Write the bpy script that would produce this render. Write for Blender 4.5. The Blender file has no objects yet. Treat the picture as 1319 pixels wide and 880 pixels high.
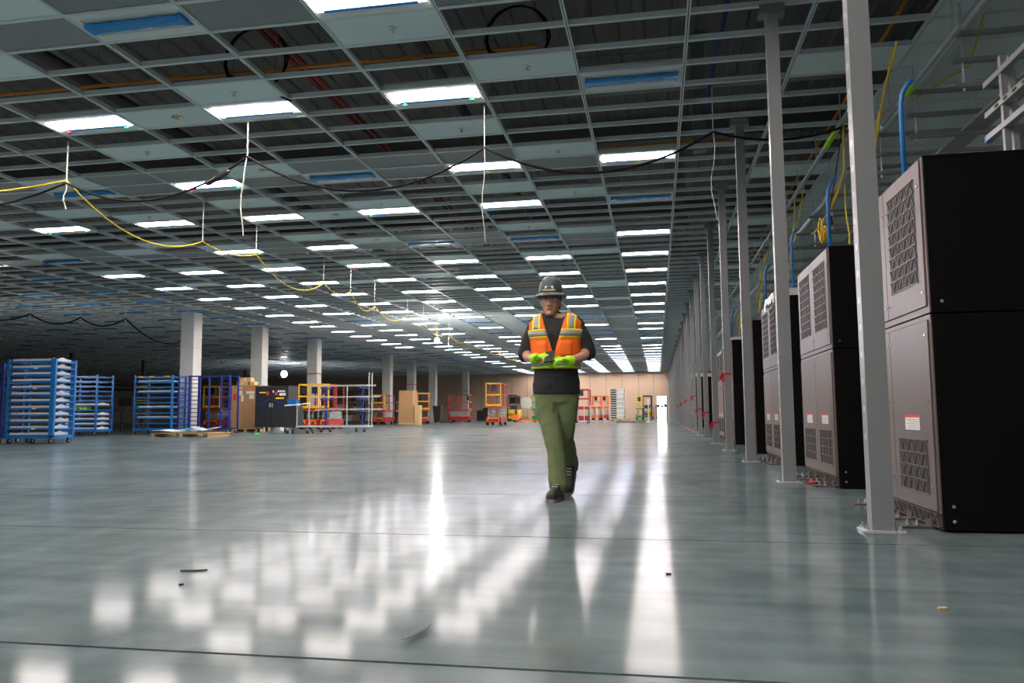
import bpy, bmesh, math, random
from mathutils import Vector, Matrix
import numpy as np
random.seed(7)
S = bpy.context.scene
C = S.collection
# ------------------------------------------------------------------ camera
FPX, YAW, PITCH, ROLL = 1007.66, 0.182135, 0.091139, -0.0076407
CAMZ = 0.662
cy, sy, cp, sp = math.cos(YAW), math.sin(YAW), math.cos(PITCH), math.sin(PITCH)
fwd = Vector((-sy * cp, cy * cp, sp)); rt = Vector((cy, sy, 0)); up = rt.cross(fwd)
cr, sr = math.cos(ROLL), math.sin(ROLL)
r2 = cr * rt + sr * up; u2 = -sr * rt + cr * up
cam = bpy.data.cameras.new('camera'); camo = bpy.data.objects.new('camera', cam); C.objects.link(camo)
cam.sensor_width = 36.0; cam.lens = FPX / 1319 * 36.0; cam.clip_end = 400; cam.clip_start = 0.05
camo.matrix_world = Matrix(((r2.x, u2.x, -fwd.x, 0), (r2.y, u2.y, -fwd.y, 0), (r2.z, u2.z, -fwd.z, CAMZ), (0, 0, 0, 1)))
S.camera = camo
# ------------------------------------------------------------------ world, exposure
W = bpy.data.worlds.new('world'); S.world = W; W.use_nodes = True
bg = W.node_tree.nodes['Background']; bg.inputs[0].default_value = (0.95, 0.97, 1.0, 1); bg.inputs[1].default_value = 5.0
S.view_settings.view_transform = 'Standard'; S.view_settings.look = 'None'
S.view_settings.gamma = 1.0; S.view_settings.use_curve_mapping = False
S.view_settings.exposure = 2.2
S.cycles.use_denoising = True
S.cycles.max_bounces = 8; S.cycles.diffuse_bounces = 5; S.cycles.glossy_bounces = 4
S.cycles.sample_clamp_indirect = 8.0; S.cycles.caustics_reflective = False; S.cycles.caustics_refractive = False
LENS_STRENGTH = 12.0
# ------------------------------------------------------------------ constants of the hall
ZC = 4.619                       # underside of ceiling grid
GX0, GDX = 0.4012, 1.22          # grid lines along the hall
GY0, GDY = 7.6894, 0.586         # cross rows
POSTX, POSTY0, POSTDY = 1.193, 4.659, 3.05
XL, XR, YB, YF = -48.4, 8.2, -12.0, 79.0
DECKZ = 6.6
# ------------------------------------------------------------------ materials
def mat(name, col, rough=0.5, metal=0.0, spec=0.5, var=0.06, vscale=6.0, bump=0.0, bscale=40.0, emit=None, estr=0.0, stretch=None, coat=0.0, alpha=1.0):
    m = bpy.data.materials.new(name); m.use_nodes = True
    nt = m.node_tree; b = nt.nodes['Principled BSDF']
    b.inputs['Roughness'].default_value = rough; b.inputs['Metallic'].default_value = metal
    b.inputs['Specular IOR Level'].default_value = spec
    b.inputs['Coat Weight'].default_value = coat
    c = (col[0], col[1], col[2], 1)
    b.inputs['Base Color'].default_value = c
    if var > 0 or bump > 0:
        tc = nt.nodes.new('ShaderNodeTexCoord'); mp = nt.nodes.new('ShaderNodeMapping')
        nt.links.new(tc.outputs['Object'], mp.inputs[0])
        if stretch: mp.inputs['Scale'].default_value = stretch
        if var > 0:
            n = nt.nodes.new('ShaderNodeTexNoise'); n.inputs['Scale'].default_value = vscale; n.inputs['Detail'].default_value = 4
            nt.links.new(mp.outputs[0], n.inputs[0])
            mx = nt.nodes.new('ShaderNodeMix'); mx.data_type = 'RGBA'
            mx.inputs[6].default_value = tuple(max(0, x * (1 - var)) for x in col) + (1,)
            mx.inputs[7].default_value = tuple(min(1, x * (1 + var)) for x in col) + (1,)
            nt.links.new(n.outputs[0], mx.inputs[0]); nt.links.new(mx.outputs[2], b.inputs['Base Color'])
        if bump > 0:
            n2 = nt.nodes.new('ShaderNodeTexNoise'); n2.inputs['Scale'].default_value = bscale; n2.inputs['Detail'].default_value = 3
            nt.links.new(mp.outputs[0], n2.inputs[0])
            bp = nt.nodes.new('ShaderNodeBump'); bp.inputs['Strength'].default_value = bump; bp.inputs['Distance'].default_value = 0.01
            nt.links.new(n2.outputs[0], bp.inputs['Height']); nt.links.new(bp.outputs[0], b.inputs['Normal'])
    if emit:
        b.inputs['Emission Color'].default_value = emit + (1,); b.inputs['Emission Strength'].default_value = estr
    if alpha < 1: b.inputs['Alpha'].default_value = alpha
    return m
K = {}
K['tee'] = mat('painted_grid_steel', (0.72, 0.79, 0.82), 0.45, 0.0, 0.5, 0.05)
K['groove'] = mat('grid_slot_black', (0.03, 0.03, 0.035), 0.6, var=0)
K['panel'] = mat('white_ceiling_board', (0.73, 0.85, 0.87), 0.7, var=0.04, vscale=3)
K['sprink'] = mat('sprinkler_white', (0.75, 0.75, 0.74), 0.4, var=0)
K['brass'] = mat('brass', (0.55, 0.38, 0.22), 0.35, 0.8, var=0)
K['deck'] = mat('metal_deck', (0.20, 0.185, 0.18), 0.75, 0.0, 0.3, 0.25, 1.5)
K['steel_dark'] = mat('plenum_steel', (0.085, 0.08, 0.085), 0.7, 0.0, 0.3, 0.2, 2.0)
K['housing'] = mat('troffer_white', (0.78, 0.80, 0.80), 0.35, var=0.02)
K['lens'] = mat('lit_lens', (0.9, 0.9, 0.9), 0.4, var=0, emit=(1.0, 0.86, 0.74), estr=LENS_STRENGTH)
K['lens_off'] = mat('unlit_lens', (0.75, 0.78, 0.80), 0.3, var=0.02)
K['bluefilm'] = mat('blue_protective_film', (0.012, 0.30, 0.78), 0.25, 0.0, 0.5, 0.35, 14, bump=0.6, bscale=30, stretch=(1, 8, 1))
K['bluetape'] = mat('blue_tape', (0.02, 0.22, 0.75), 0.4, var=0.1)
K['green'] = mat('green_tag', (0.02, 0.50, 0.12), 0.4, var=0.1)
K['redtag'] = mat('red_tag', (0.55, 0.03, 0.08), 0.4, var=0.1)
K['yellowtag'] = mat('yellow_tag', (0.85, 0.65, 0.03), 0.4, var=0.1)
K['galv'] = mat('galvanised_steel', (0.58, 0.62, 0.65), 0.32, 0.45, 0.5, 0.12, 5)
K['post'] = mat('grey_painted_post', (0.25, 0.27, 0.295), 0.38, 0.3, 0.5, 0.06, 3)
K['strut'] = mat('strut_steel', (0.33, 0.35, 0.37), 0.4, 0.25, 0.5, 0.1, 6)
K['white_wall'] = mat('column_white', (0.60, 0.62, 0.63), 0.6, var=0.03)
K['tan'] = mat('tilt_up_tan', (0.56, 0.42, 0.34), 0.75, var=0.06, vscale=0.7)
K['greywall'] = mat('grey_wall', (0.30, 0.29, 0.28), 0.75, var=0.12, vscale=0.5)
K['joint'] = mat('wall_joint', (0.22, 0.17, 0.14), 0.8, var=0)
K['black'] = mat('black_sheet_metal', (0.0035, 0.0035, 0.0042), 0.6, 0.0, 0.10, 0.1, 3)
K['door_metal'] = mat('brushed_taupe_metal', (0.150, 0.126, 0.128), 0.40, 0.45, 0.5, 0.10, 4, stretch=(1, 1, 0.08))
K['grille_dark'] = mat('grille_dark', (0.020, 0.017, 0.018), 0.6, var=0)
K['chrome'] = mat('bolt_chrome', (0.75, 0.77, 0.80), 0.2, 0.9, var=0)
K['sticker'] = mat('white_sticker', (0.75, 0.75, 0.75), 0.5, var=0)
K['stickerred'] = mat('red_sticker', (0.65, 0.03, 0.03), 0.5, var=0)
K['stickertxt'] = mat('grey_print', (0.35, 0.35, 0.37), 0.5, var=0)
K['plastic'] = mat('white_plastic_sheet', (0.70, 0.72, 0.72), 0.3, var=0.05)
K['bluepipe'] = mat('blue_conduit', (0.01, 0.17, 0.55), 0.35, 0.0, var=0.06)
K['navypipe'] = mat('navy_conduit', (0.01, 0.02, 0.22), 0.4, var=0.1)
K['orange'] = mat('orange_conduit', (0.85, 0.30, 0.04), 0.45, var=0.1)
K['redpipe'] = mat('red_sprinkler_pipe', (0.20, 0.02, 0.02), 0.5, var=0.2)
K['yellow'] = mat('yellow_cable', (0.80, 0.55, 0.02), 0.45, var=0.05)
K['blackcable'] = mat('black_cable', (0.012, 0.012, 0.014), 0.7, spec=0.15, var=0)
K['greencable'] = mat('green_cable', (0.0, 0.20, 0.09), 0.5, var=0)
K['strap'] = mat('white_strap', (0.72, 0.73, 0.72), 0.7, var=0.03)
K['wire'] = mat('hanger_wire', (0.22, 0.24, 0.26), 0.5, 0.5, var=0)
K['redtape'] = mat('red_ribbon', (0.50, 0.015, 0.02), 0.5, var=0.1)
K['rackblue'] = mat('rack_blue', (0.012, 0.16, 0.52), 0.4, var=0.08)
K['racknavy'] = mat('rack_navy', (0.010, 0.03, 0.24), 0.45, var=0.08)
K['tray'] = mat('white_tray', (0.66, 0.72, 0.76), 0.45, var=0.05)
K['rubber'] = mat('rubber', (0.02, 0.02, 0.02), 0.7, var=0)
K['wheelgrey'] = mat('wheel_grey', (0.30, 0.30, 0.31), 0.5, var=0)
K['card'] = mat('cardboard', (0.42, 0.25, 0.13), 0.8, var=0.08, vscale=2)
K['wood'] = mat('pallet_wood', (0.55, 0.40, 0.22), 0.75, var=0.15, vscale=3, stretch=(1, 8, 8))
K['liftred'] = mat('lift_red', (0.42, 0.02, 0.025), 0.4, var=0.08)
K['liftyellow'] = mat('lift_yellow', (0.85, 0.52, 0.01), 0.4, var=0.06)
K['liftorange'] = mat('lift_orange', (0.85, 0.16, 0.02), 0.4, var=0.06)
K['liftgreen'] = mat('lift_green', (0.01, 0.28, 0.08), 0.4, var=0.06)
K['liftgrey'] = mat('lift_grey', (0.45, 0.46, 0.47), 0.4, 0.3, var=0.06)
K['charcoal'] = mat('charcoal_steel', (0.018, 0.022, 0.030), 0.45, var=0.1)
K['hivis'] = mat('hivis_lime', (0.45, 0.85, 0.02), 0.6, var=0.06)
K['hivisorange'] = mat('hivis_orange', (0.95, 0.16, 0.01), 0.65, var=0.06, vscale=12, bump=0.25, bscale=14)
K['silver'] = mat('reflective_silver', (0.36, 0.36, 0.38), 0.4, 0.2, var=0.08, vscale=15)
K['hiyellow'] = mat('hivis_yellow', (0.92, 0.82, 0.02), 0.6, var=0.05)
K['shirt'] = mat('dark_shirt', (0.017, 0.019, 0.026), 0.8, var=0.2, vscale=8, bump=0.5, bscale=10)
K['pants'] = mat('olive_pants', (0.125, 0.165, 0.075), 0.8, var=0.14, vscale=7, bump=0.6, bscale=9)
K['skin'] = mat('skin', (0.50, 0.27, 0.19), 0.5, var=0.10, vscale=14)
K['hair'] = mat('dark_hair', (0.03, 0.02, 0.015), 0.7, var=0.1)
K['boot'] = mat('dark_boot', (0.022, 0.023, 0.022), 0.6, var=0.15)
K['sole'] = mat('boot_sole', (0.20, 0.19, 0.18), 0.7, var=0.1)
K['hat'] = mat('slate_hard_hat', (0.050, 0.078, 0.088), 0.42, 0.0, 0.4, 0.08, 6)
K['lensglass'] = mat('clear_glasses', (0.45, 0.42, 0.42), 0.08, 0.0, 0.6, 0, alpha=0.22)
K['leaf'] = mat('dry_leaf', (0.06, 0.085, 0.08), 0.7, var=0.2, vscale=20)
K['lampglass'] = mat('work_lamp_glow', (0.9, 0.9, 0.9), 0.4, var=0, emit=(1, 0.98, 0.95), estr=240)
K['lampglass_soft'] = mat('frosted_work_lamp_glow', (0.9, 0.9, 0.9), 0.4, var=0, emit=(1, 0.98, 0.95), estr=35)
K['screen'] = mat('dark_screen', (0.02, 0.02, 0.022), 0.2, var=0)
K['lips'] = mat('lips', (0.30, 0.11, 0.09), 0.5, var=0)
K['outground'] = mat('outside_paving', (0.7, 0.68, 0.64), 0.8, var=0.08)

# perforated panel: small holes in a procedural grid
def perf_mat():
    m = bpy.data.materials.new('perforated_grey_board'); m.use_nodes = True
    nt = m.node_tree; b = nt.nodes['Principled BSDF']; N = nt.nodes.new; LK = nt.links.new
    tc = N('ShaderNodeTexCoord'); sx = N('ShaderNodeSeparateXYZ'); LK(tc.outputs['Object'], sx.inputs[0])
    def wave(o, p):
        a = N('ShaderNodeMath'); a.operation = 'MULTIPLY'; a.inputs[1].default_value = 2 * math.pi / p; LK(o, a.inputs[0])
        s = N('ShaderNodeMath'); s.operation = 'SINE'; LK(a.outputs[0], s.inputs[0]); return s.outputs[0]
    ml = N('ShaderNodeMath'); ml.operation = 'MULTIPLY'; sa = N('ShaderNodeMath'); sa.operation = 'ADD'; LK(sx.outputs[0], sa.inputs[0]); LK(sx.outputs[1], sa.inputs[1])
    sb = N('ShaderNodeMath'); sb.operation = 'SUBTRACT'; LK(sx.outputs[0], sb.inputs[0]); LK(sx.outputs[1], sb.inputs[1])
    LK(wave(sa.outputs[0], 0.052), ml.inputs[0]); LK(wave(sb.outputs[0], 0.052), ml.inputs[1])
    gt = N('ShaderNodeMath'); gt.operation = 'GREATER_THAN'; gt.inputs[1].default_value = 0.12; LK(ml.outputs[0], gt.inputs[0])
    mx = N('ShaderNodeMix'); mx.data_type = 'RGBA'; mx.inputs[6].default_value = (0.40, 0.42, 0.44, 1); mx.inputs[7].default_value = (0.075, 0.075, 0.085, 1)
    LK(gt.outputs[0], mx.inputs[0]); LK(mx.outputs[2], b.inputs['Base Color']); b.inputs['Roughness'].default_value = 0.6
    return m
K['perf'] = perf_mat()

def floor_mat():
    m = bpy.data.materials.new('polished_concrete'); m.use_nodes = True
    nt = m.node_tree; b = nt.nodes['Principled BSDF']; N = nt.nodes.new; LK = nt.links.new
    geo = N('ShaderNodeNewGeometry')
    def noise(scale, detail, mscale=None, rot=0, dist=0):
        n = N('ShaderNodeTexNoise'); n.inputs['Scale'].default_value = scale; n.inputs['Detail'].default_value = detail; n.inputs['Distortion'].default_value = dist
        if mscale:
            mp = N('ShaderNodeMapping'); mp.inputs['Scale'].default_value = mscale; mp.inputs['Rotation'].default_value = (0, 0, rot)
            LK(geo.outputs['Position'], mp.inputs[0]); LK(mp.outputs[0], n.inputs[0])
        else: LK(geo.outputs['Position'], n.inputs[0])
        return n.outputs[0]
    def madd(a, k, c):
        q = N('ShaderNodeMath'); q.operation = 'MULTIPLY_ADD'; q.inputs[1].default_value = k; LK(a, q.inputs[0])
        if isinstance(c, float): q.inputs[2].default_value = c
        else: LK(c, q.inputs[2])
        return q.outputs[0]
    big = noise(0.7, 3); fine = noise(5.0, 5, (1, .5, 1), .5); streak = noise(3.0, 4, (0.35, 3.0, 1), .12)
    val = madd(fine, .30, madd(streak, .25, madd(big, .45, 0.0)))
    rp = N('ShaderNodeValToRGB'); e = rp.color_ramp.elements
    e[0].position = 0.36; e[0].color = (0.050, 0.080, 0.092, 1); e[1].position = 0.64; e[1].color = (0.145, 0.195, 0.213, 1)
    LK(val, rp.inputs[0]); LK(rp.outputs[0], b.inputs['Base Color'])
    rr = N('ShaderNodeMapRange'); rr.inputs[1].default_value = 0.3; rr.inputs[2].default_value = 0.7; rr.inputs[3].default_value = 0.085; rr.inputs[4].default_value = 0.125
    LK(val, rr.inputs[0]); LK(rr.outputs[0], b.inputs['Roughness'])
    b.inputs['IOR'].default_value = 1.27
    b.inputs['Specular IOR Level'].default_value = 0.5
    # a third of the sheen is a wider haze, as worn polish gives
    h = N('ShaderNodeBsdfPrincipled'); LK(rp.outputs[0], h.inputs['Base Color']); h.inputs['IOR'].default_value = 1.27; h.inputs['Roughness'].default_value = 0.30
    mx = N('ShaderNodeMixShader'); mx.inputs[0].default_value = 0.28
    LK(b.outputs[0], mx.inputs[1]); LK(h.outputs[0], mx.inputs[2])
    # thin film of building dust takes part of the shine away
    du = N('ShaderNodeBsdfDiffuse'); LK(rp.outputs[0], du.inputs[0])
    m2 = N('ShaderNodeMixShader'); m2.inputs[0].default_value = 0.34; LK(mx.outputs[0], m2.inputs[1]); LK(du.outputs[0], m2.inputs[2])
    LK(m2.outputs[0], nt.nodes['Material Output'].inputs[0])
    return m
K['floor'] = floor_mat()

# ------------------------------------------------------------------ mesh helpers
class MB:
    def __init__(s): s.v = []; s.f = []
    def add(s, vs, fs):
        o = len(s.v); s.v += [tuple(p) for p in vs]; s.f += [tuple(i + o for i in f) for f in fs]; return s
    def box(s, x0, x1, y0, y1, z0, z1):
        return s.add([(x0, y0, z0), (x1, y0, z0), (x1, y1, z0), (x0, y1, z0), (x0, y0, z1), (x1, y0, z1), (x1, y1, z1), (x0, y1, z1)],
                     [(0, 3, 2, 1), (4, 5, 6, 7), (0, 1, 5, 4), (1, 2, 6, 5), (2, 3, 7, 6), (3, 0, 4, 7)])
    def obox(s, c, d, M=None):
        b = MB().box(-d[0] / 2, d[0] / 2, -d[1] / 2, d[1] / 2, -d[2] / 2, d[2] / 2)
        M = M or Matrix.Identity(3)
        return s.add([M @ Vector(p) + Vector(c) for p in b.v], b.f)
    def bar(s, p0, p1, w, d=None):
        p0, p1 = Vector(p0), Vector(p1); t = (p1 - p0); L = t.length; t.normalize(); d = d or w
        a = Vector((0, 0, 1)) if abs(t.z) < 0.95 else Vector((1, 0, 0))
        n = t.cross(a).normalized(); b = n.cross(t)
        vs = []
        for p in (p0, p1):
            for sx, sz in ((-1, -1), (1, -1), (1, 1), (-1, 1)): vs.append(p + n * (sx * w / 2) + b * (sz * d / 2))
        return s.add(vs, [(0, 1, 2, 3), (4, 7, 6, 5), (0, 4, 5, 1), (1, 5, 6, 2), (2, 6, 7, 3), (3, 7, 4, 0)])
    def tube(s, pts, r, n=6, caps=True):
        P = [Vector(p) for p in pts]; m = len(P); rings = []
        R = r if isinstance(r, (list, tuple)) else [r] * m
        prev = None; vs = []; fs = []
        for i in range(m):
            t = (P[min(i + 1, m - 1)] - P[max(i - 1, 0)]); t.normalize()
            if prev is None:
                a = Vector((0, 0, 1)) if abs(t.z) < 0.9 else Vector((1, 0, 0)); nn = t.cross(a).normalized()
            else:
                nn = (prev - t * prev.dot(t)).normalized()
            prev = nn; bb = t.cross(nn)
            for k in range(n):
                a = 2 * math.pi * k / n; vs.append(P[i] + (nn * math.cos(a) + bb * math.sin(a)) * R[i])
        for i in range(m - 1):
            for k in range(n): fs.append((i * n + k, i * n + (k + 1) % n, (i + 1) * n + (k + 1) % n, (i + 1) * n + k))
        if caps: fs += [tuple(reversed(range(n))), tuple(range((m - 1) * n, m * n))]
        return s.add(vs, fs)
    def cyl(s, p0, p1, r, n=12): return s.tube([p0, p1], r, n)
    def loft(s, rings, close=True):
        n = len(rings[0]); vs = [p for r in rings for p in r]; fs = []
        for i in range(len(rings) - 1):
            for k in range(n): fs.append((i * n + k, i * n + (k + 1) % n, (i + 1) * n + (k + 1) % n, (i + 1) * n + k))
        if close: fs += [tuple(reversed(range(n))), tuple(range((len(rings) - 1) * n, len(rings) * n))]
        return s.add(vs, fs)
    def sphere(s, c, r, nu=12, nv=8):
        r = r if isinstance(r, (tuple, list)) else (r, r, r); rings = []
        for j in range(1, nv):
            a = math.pi * j / nv
            rings.append([(c[0] + r[0] * math.sin(a) * math.cos(2 * math.pi * k / nu), c[1] + r[1] * math.sin(a) * math.sin(2 * math.pi * k / nu), c[2] - r[2] * math.cos(a)) for k in range(nu)])
        return s.loft(rings)
    def extrude(s, prof, axis, a0, a1):
        n = len(prof)
        if axis == 'y': vs = [(p[0], a0, p[1]) for p in prof] + [(p[0], a1, p[1]) for p in prof]
        else: vs = [(a0, p[0], p[1]) for p in prof] + [(a1, p[0], p[1]) for p in prof]
        fs = [(i, (i + 1) % n, (i + 1) % n + n, i + n) for i in range(n)] + [tuple(reversed(range(n))), tuple(range(n, 2 * n))]
        return s.add(vs, fs)
    def mesh(s, name, smooth=False):
        me = bpy.data.meshes.new(name); me.from_pydata(s.v, [], s.f)
        bm = bmesh.new(); bm.from_mesh(me); bmesh.ops.recalc_face_normals(bm, faces=bm.faces); bm.to_mesh(me); bm.free()
        if smooth:
            for p in me.polygons: p.use_smooth = True
        return me
    def build(s, name, m, parent=None, smooth=False, loc=None):
        me = s.mesh(name, smooth); me.materials.append(K[m] if isinstance(m, str) else m)
        return link(name, me, parent, loc)
def link(name, me, parent=None, loc=None, rz=0):
    o = bpy.data.objects.new(name, me); C.objects.link(o)
    if parent: o.parent = parent
    if loc is not None: o.location = loc
    if rz: o.rotation_euler = (0, 0, rz)
    return o
def tag(o, label=None, cat=None, group=None, kind=None):
    if label: o['label'] = label
    if cat: o['category'] = cat
    if group: o['group'] = group
    if kind: o['kind'] = kind
    return o
def thing(name, label, cat, loc=(0, 0, 0), rz=0, group=None):
    o = bpy.data.objects.new(name, None); o.empty_display_size = 0.2; C.objects.link(o); o.location = loc; o.rotation_euler = (0, 0, rz)
    return tag(o, label, cat, group)
def struct(name, m, mb): return tag(mb.build(name, m), kind='structure')
ONES = ['', 'first', 'second', 'third', 'fourth', 'fifth', 'sixth', 'seventh', 'eighth', 'ninth', 'tenth', 'eleventh', 'twelfth', 'thirteenth', 'fourteenth', 'fifteenth', 'sixteenth', 'seventeenth', 'eighteenth', 'nineteenth']
def ordw(n):
    if n < 20: return ONES[n]
    t = {2: ('twent', 'twenty'), 3: ('thirt', 'thirty'), 4: ('fort', 'forty')}[n // 10]
    return t[0] + 'ieth' if n % 10 == 0 else t[1] + '-' + ONES[n % 10]
def shade(o, ang=35):
    for p in o.data.polygons: p.use_smooth = True
    return o
# ------------------------------------------------------------------ the setting
fl = MB().box(XL, XR, YB, YF, -0.30, -0.05)
floor = struct('floor', 'groove', fl)
y = 2.065 - 2.15 * 6
edges = [YB]
while y < YF - 0.5:
    if y > YB + 0.3: edges.append(y)
    y += 2.15
edges.append(YF)
for a, b in zip(edges[:-1], edges[1:]):
    g = 0.008
    MB().box(XL, XR, a + g, b - g, -0.05, 0.0).build('slab', 'floor', floor)
# walls
DX0, DX1, DH = 0.02, 0.92, 2.2
wf = MB().box(XL, DX0, YF, YF + 0.25, 0, DECKZ).box(DX1, XR, YF, YF + 0.25, 0, DECKZ).box(DX0, DX1, YF, YF + 0.25, DH, DECKZ)
wall_far = struct('wall_far', 'tan', wf)
x = XR - 1.0
xs = []
for x in (-0.3, -1.75, -3.4, -5.0, -6.6, -8.2, -9.8, -11.4, -13, -14.6, -16.2, -17.8):
    MB().box(x - 0.02, x + 0.02, YF - 0.012, YF, 0, ZC).build('panel_joint', 'joint', wall_far)
dj = MB().box(DX0 - 0.06, DX0, YF - 0.03, YF + 0.25, 0, DH + 0.06).box(DX1, DX1 + 0.06, YF - 0.03, YF + 0.25, 0, DH + 0.06).box(DX0, DX1, YF - 0.03, YF + 0.25, DH, DH + 0.06)
door = struct('door_1', 'greywall', dj)
MB().box(DX1 - 0.02, DX1 + 0.03, YF + 0.25, YF + 1.1, 0.01, DH - 0.02).build('door_leaf', 'greywall', door)
struct('ground_outside', 'outground', MB().box(-30, 30, YF + 0.25, YF + 40, -0.3, -0.02))
struct('wall_left', 'greywall', MB().box(XL - 0.25, XL, YB, YF, 0, DECKZ))
struct('wall_right', 'greywall', MB().box(XR, XR + 0.25, YB, YF, 0, DECKZ))
struct('wall_back', 'white_wall', MB().box(XL, XR, YB - 0.25, YB, 0, DECKZ))
# left wall lower cladding and pipe runs
for i, (z, r, m) in enumerate(((3.05, 0.11, 'steel_dark'), (3.45, 0.08, 'steel_dark'), (3.8, 0.13, 'greywall'))):
    tag(MB().cyl((XL + 0.5, 12, z), (XL + 0.5, YF - 1, z), r, 8).build('wall_pipe', m, smooth=True),
        'dark pipe along the far left wall, %s of three' % ('lowest', 'middle', 'topmost')[i], 'pipe', 'pipes on the left wall')

# ------------------------------------------------------------------ ceiling grid
ceiling = bpy.data.objects.new('ceiling', None); C.objects.link(ceiling); ceiling['kind'] = 'structure'
def tee_profile(w=0.021, g=0.005, web=0.012, hh=0.062):
    return [(-w, 0), (-g, 0), (-g, 0.010), (g, 0.010), (g, 0), (w, 0), (w, 0.012), (web, 0.012), (web, hh), (-web, hh), (-web, 0.012), (-w, 0.012)]
I0, I1 = -40, 6
K0, K1 = -33, 121
gx = lambda i: GX0 + GDX * i
gy = lambda k: GY0 + GDY * k
mt = MB().extrude(tee_profile(), 'y', gy(K0), YF).mesh('main_tee'); mt.materials.append(K['tee']); mt.materials.append(K['groove'])
for i in range(I0, I1 + 1): link('main_tee', mt, ceiling, (gx(i), 0, ZC))
# groove floor made dark: the underside faces inside the slot
for me in (mt,):
    for p in me.polygons:
        c = p.center
        if abs(c.x) < 0.004 and abs(c.z - 0.010) < 0.001: p.material_index = 1
ctp = [(a, b) for a, b in tee_profile(0.021, 0.004, 0.012, 0.062)]
ctm = MB().extrude(ctp, 'x', 0.021, GDX - 0.021).mesh('cross_tee'); ctm.materials.append(K['tee'])
allc = []
camloc = Vector((0, 0, CAMZ))
for i in range(I0, I1):
    for k in range(K0, K1):
        c = Vector((gx(i) + GDX / 2, gy(k), ZC)) - camloc
        d = c.dot(fwd); u = 659.5 + FPX * c.dot(r2) / max(d, 0.1); v = 440 - FPX * c.dot(u2) / max(d, 0.1)
        vis = d > 0.5 and -60 < u < 1380 and -30 < v < 900
        allc.append((c.length if vis else 1e6 + c.length, i, k))
allc.sort()
stuffv = []; stufff = []
for n, (dd, i, k) in enumerate(allc):
    if n < 300: link('cross_tee', ctm, ceiling, (gx(i), gy(k), ZC))
    else:
        o = len(stuffv); x0, x1, yy = gx(i) + 0.02, gx(i + 1) - 0.02, gy(k)
        for (w, z0, z1) in ((0.021, 0, 0.012), (0.012, 0.012, 0.062)):
            o = len(stuffv)
            stuffv += [(x0, yy - w, ZC + z0), (x1, yy - w, ZC + z0), (x1, yy + w, ZC + z0), (x0, yy + w, ZC + z0), (x0, yy - w, ZC + z1), (x1, yy - w, ZC + z1), (x1, yy + w, ZC + z1), (x0, yy + w, ZC + z1)]
            stufff += [(o, o + 3, o + 2, o + 1), (o + 4, o + 5, o + 6, o + 7), (o, o + 1, o + 5, o + 4), (o + 2, o + 3, o + 7, o + 6)]
me = bpy.data.meshes.new('distant_cross_tees'); me.from_pydata(stuffv, [], stufff); me.materials.append(K['tee'])
o = link('distant_cross_tees', me, ceiling); o['kind'] = 'stuff'
# roof deck with ribs, beams
db = MB()
xx = XL
while xx < XR:
    db.add([(xx, YB, DECKZ), (xx + 0.19, YB, DECKZ), (xx + 0.22, YB, DECKZ - 0.035), (xx + 0.36, YB, DECKZ - 0.035), (xx + 0.39, YB, DECKZ), (xx, YF, DECKZ), (xx + 0.19, YF, DECKZ), (xx + 0.22, YF, DECKZ - 0.035), (xx + 0.36, YF, DECKZ - 0.035), (xx + 0.39, YF, DECKZ)],
           [(0, 1, 6, 5), (1, 2, 7, 6), (2, 3, 8, 7), (3, 4, 9, 8)])
    xx += 0.39
db.box(XL, XR, YB, YF, DECKZ + 0.02, DECKZ + 0.15)
db.build('roof_deck', 'deck', ceiling)
for k in range(0, 13):
    yy = 3.5 + k * 6.1
    MB().box(XL, XR, yy - 0.1, yy + 0.1, 6.12, 6.15).box(XL, XR, yy - 0.012, yy + 0.012, 6.15, 6.5).box(XL, XR, yy - 0.1, yy + 0.1, 6.5, 6.53).build('roof_beam', 'deck', ceiling)
# hanger wires from the main tees to the deck: far too many and thin to count
hw = MB()
for i in range(-14, 3):
    for k in range(-3, 40, 2):
        xx, yy = gx(i) + 0.0, gy(k) + 0.25
        hw.bar((xx, yy, ZC + 0.05), (xx + random.uniform(-.06, .06), yy + random.uniform(-.05, .05), DECKZ), 0.006)
o = hw.build('hanger_wires', 'wire', ceiling); o['kind'] = 'stuff'
# boards in the grid
WHITE = [(-6, -3), (-7, -1), (-6, 2), (-5, 1), (-3, -1), (-2, 1), (-3, 4), (-7, 4), (-9, 6), (-10, 9), (-9, 10), (-10, 14), (-13, 15), (-6, 6), (-7, 9), (-6, 11),
         (-5, 10), (-7, 14), (-9, 15), (-6, 15), (-7, 19), (-2, 6), (-3, 9), (-2, 10), (-3, 14), (-2, 15), (-3, 19), (-5, 19), (-2, 19), (1, 2), (1, 9), (1, 15), (1, 19), (1, 24), (1, 29),
         (-9, 19), (-11, 15), (-11, 19), (-13, 19), (-12, 10), (-4, 23), (-2, 27), (-2, 28), (-6, 23), (-8, 24), (-10, 23), (-12, 23), (1, 35), (1, 41), (-4, 31), (-6, 27), (-2, 33), (-2, 37), (-2, 42), (-2, 50), (-2, 51), (-4, 38), (-4, 45), (-8, 31)]
PERF = [(-5, -3), (-6, -2), (-4, -2), (-2, -2), (-8, 6), (-8, 7), (-7, 6), (-10, 6), (-10, 7), (-11, 16), (-12, 16), (-10, 16), (-6, 7), (-5, 6), (-4, 6), (-4, 7), (-3, 6), (-2, 7), (-8, 15), (-8, 16),
        (-6, 16), (-5, 15), (-4, 15), (-4, 16), (-2, 16), (-2, 17), (-12, 7), (-14, 16), (-12, 15)]
SPRINK = {(-6, -3), (-7, -1), (-3, -1), (-5, 1), (-2, 1), (-3, 4), (-7, 4), (-2, 6), (1, 2), (-7, 9), (-2, 10), (-9, 6), (-9, 10), (-3, 14), (-5, 10)}
SPEAK = {(-6, 2), (-6, 6), (-6, 11), (-6, 15)}
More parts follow.
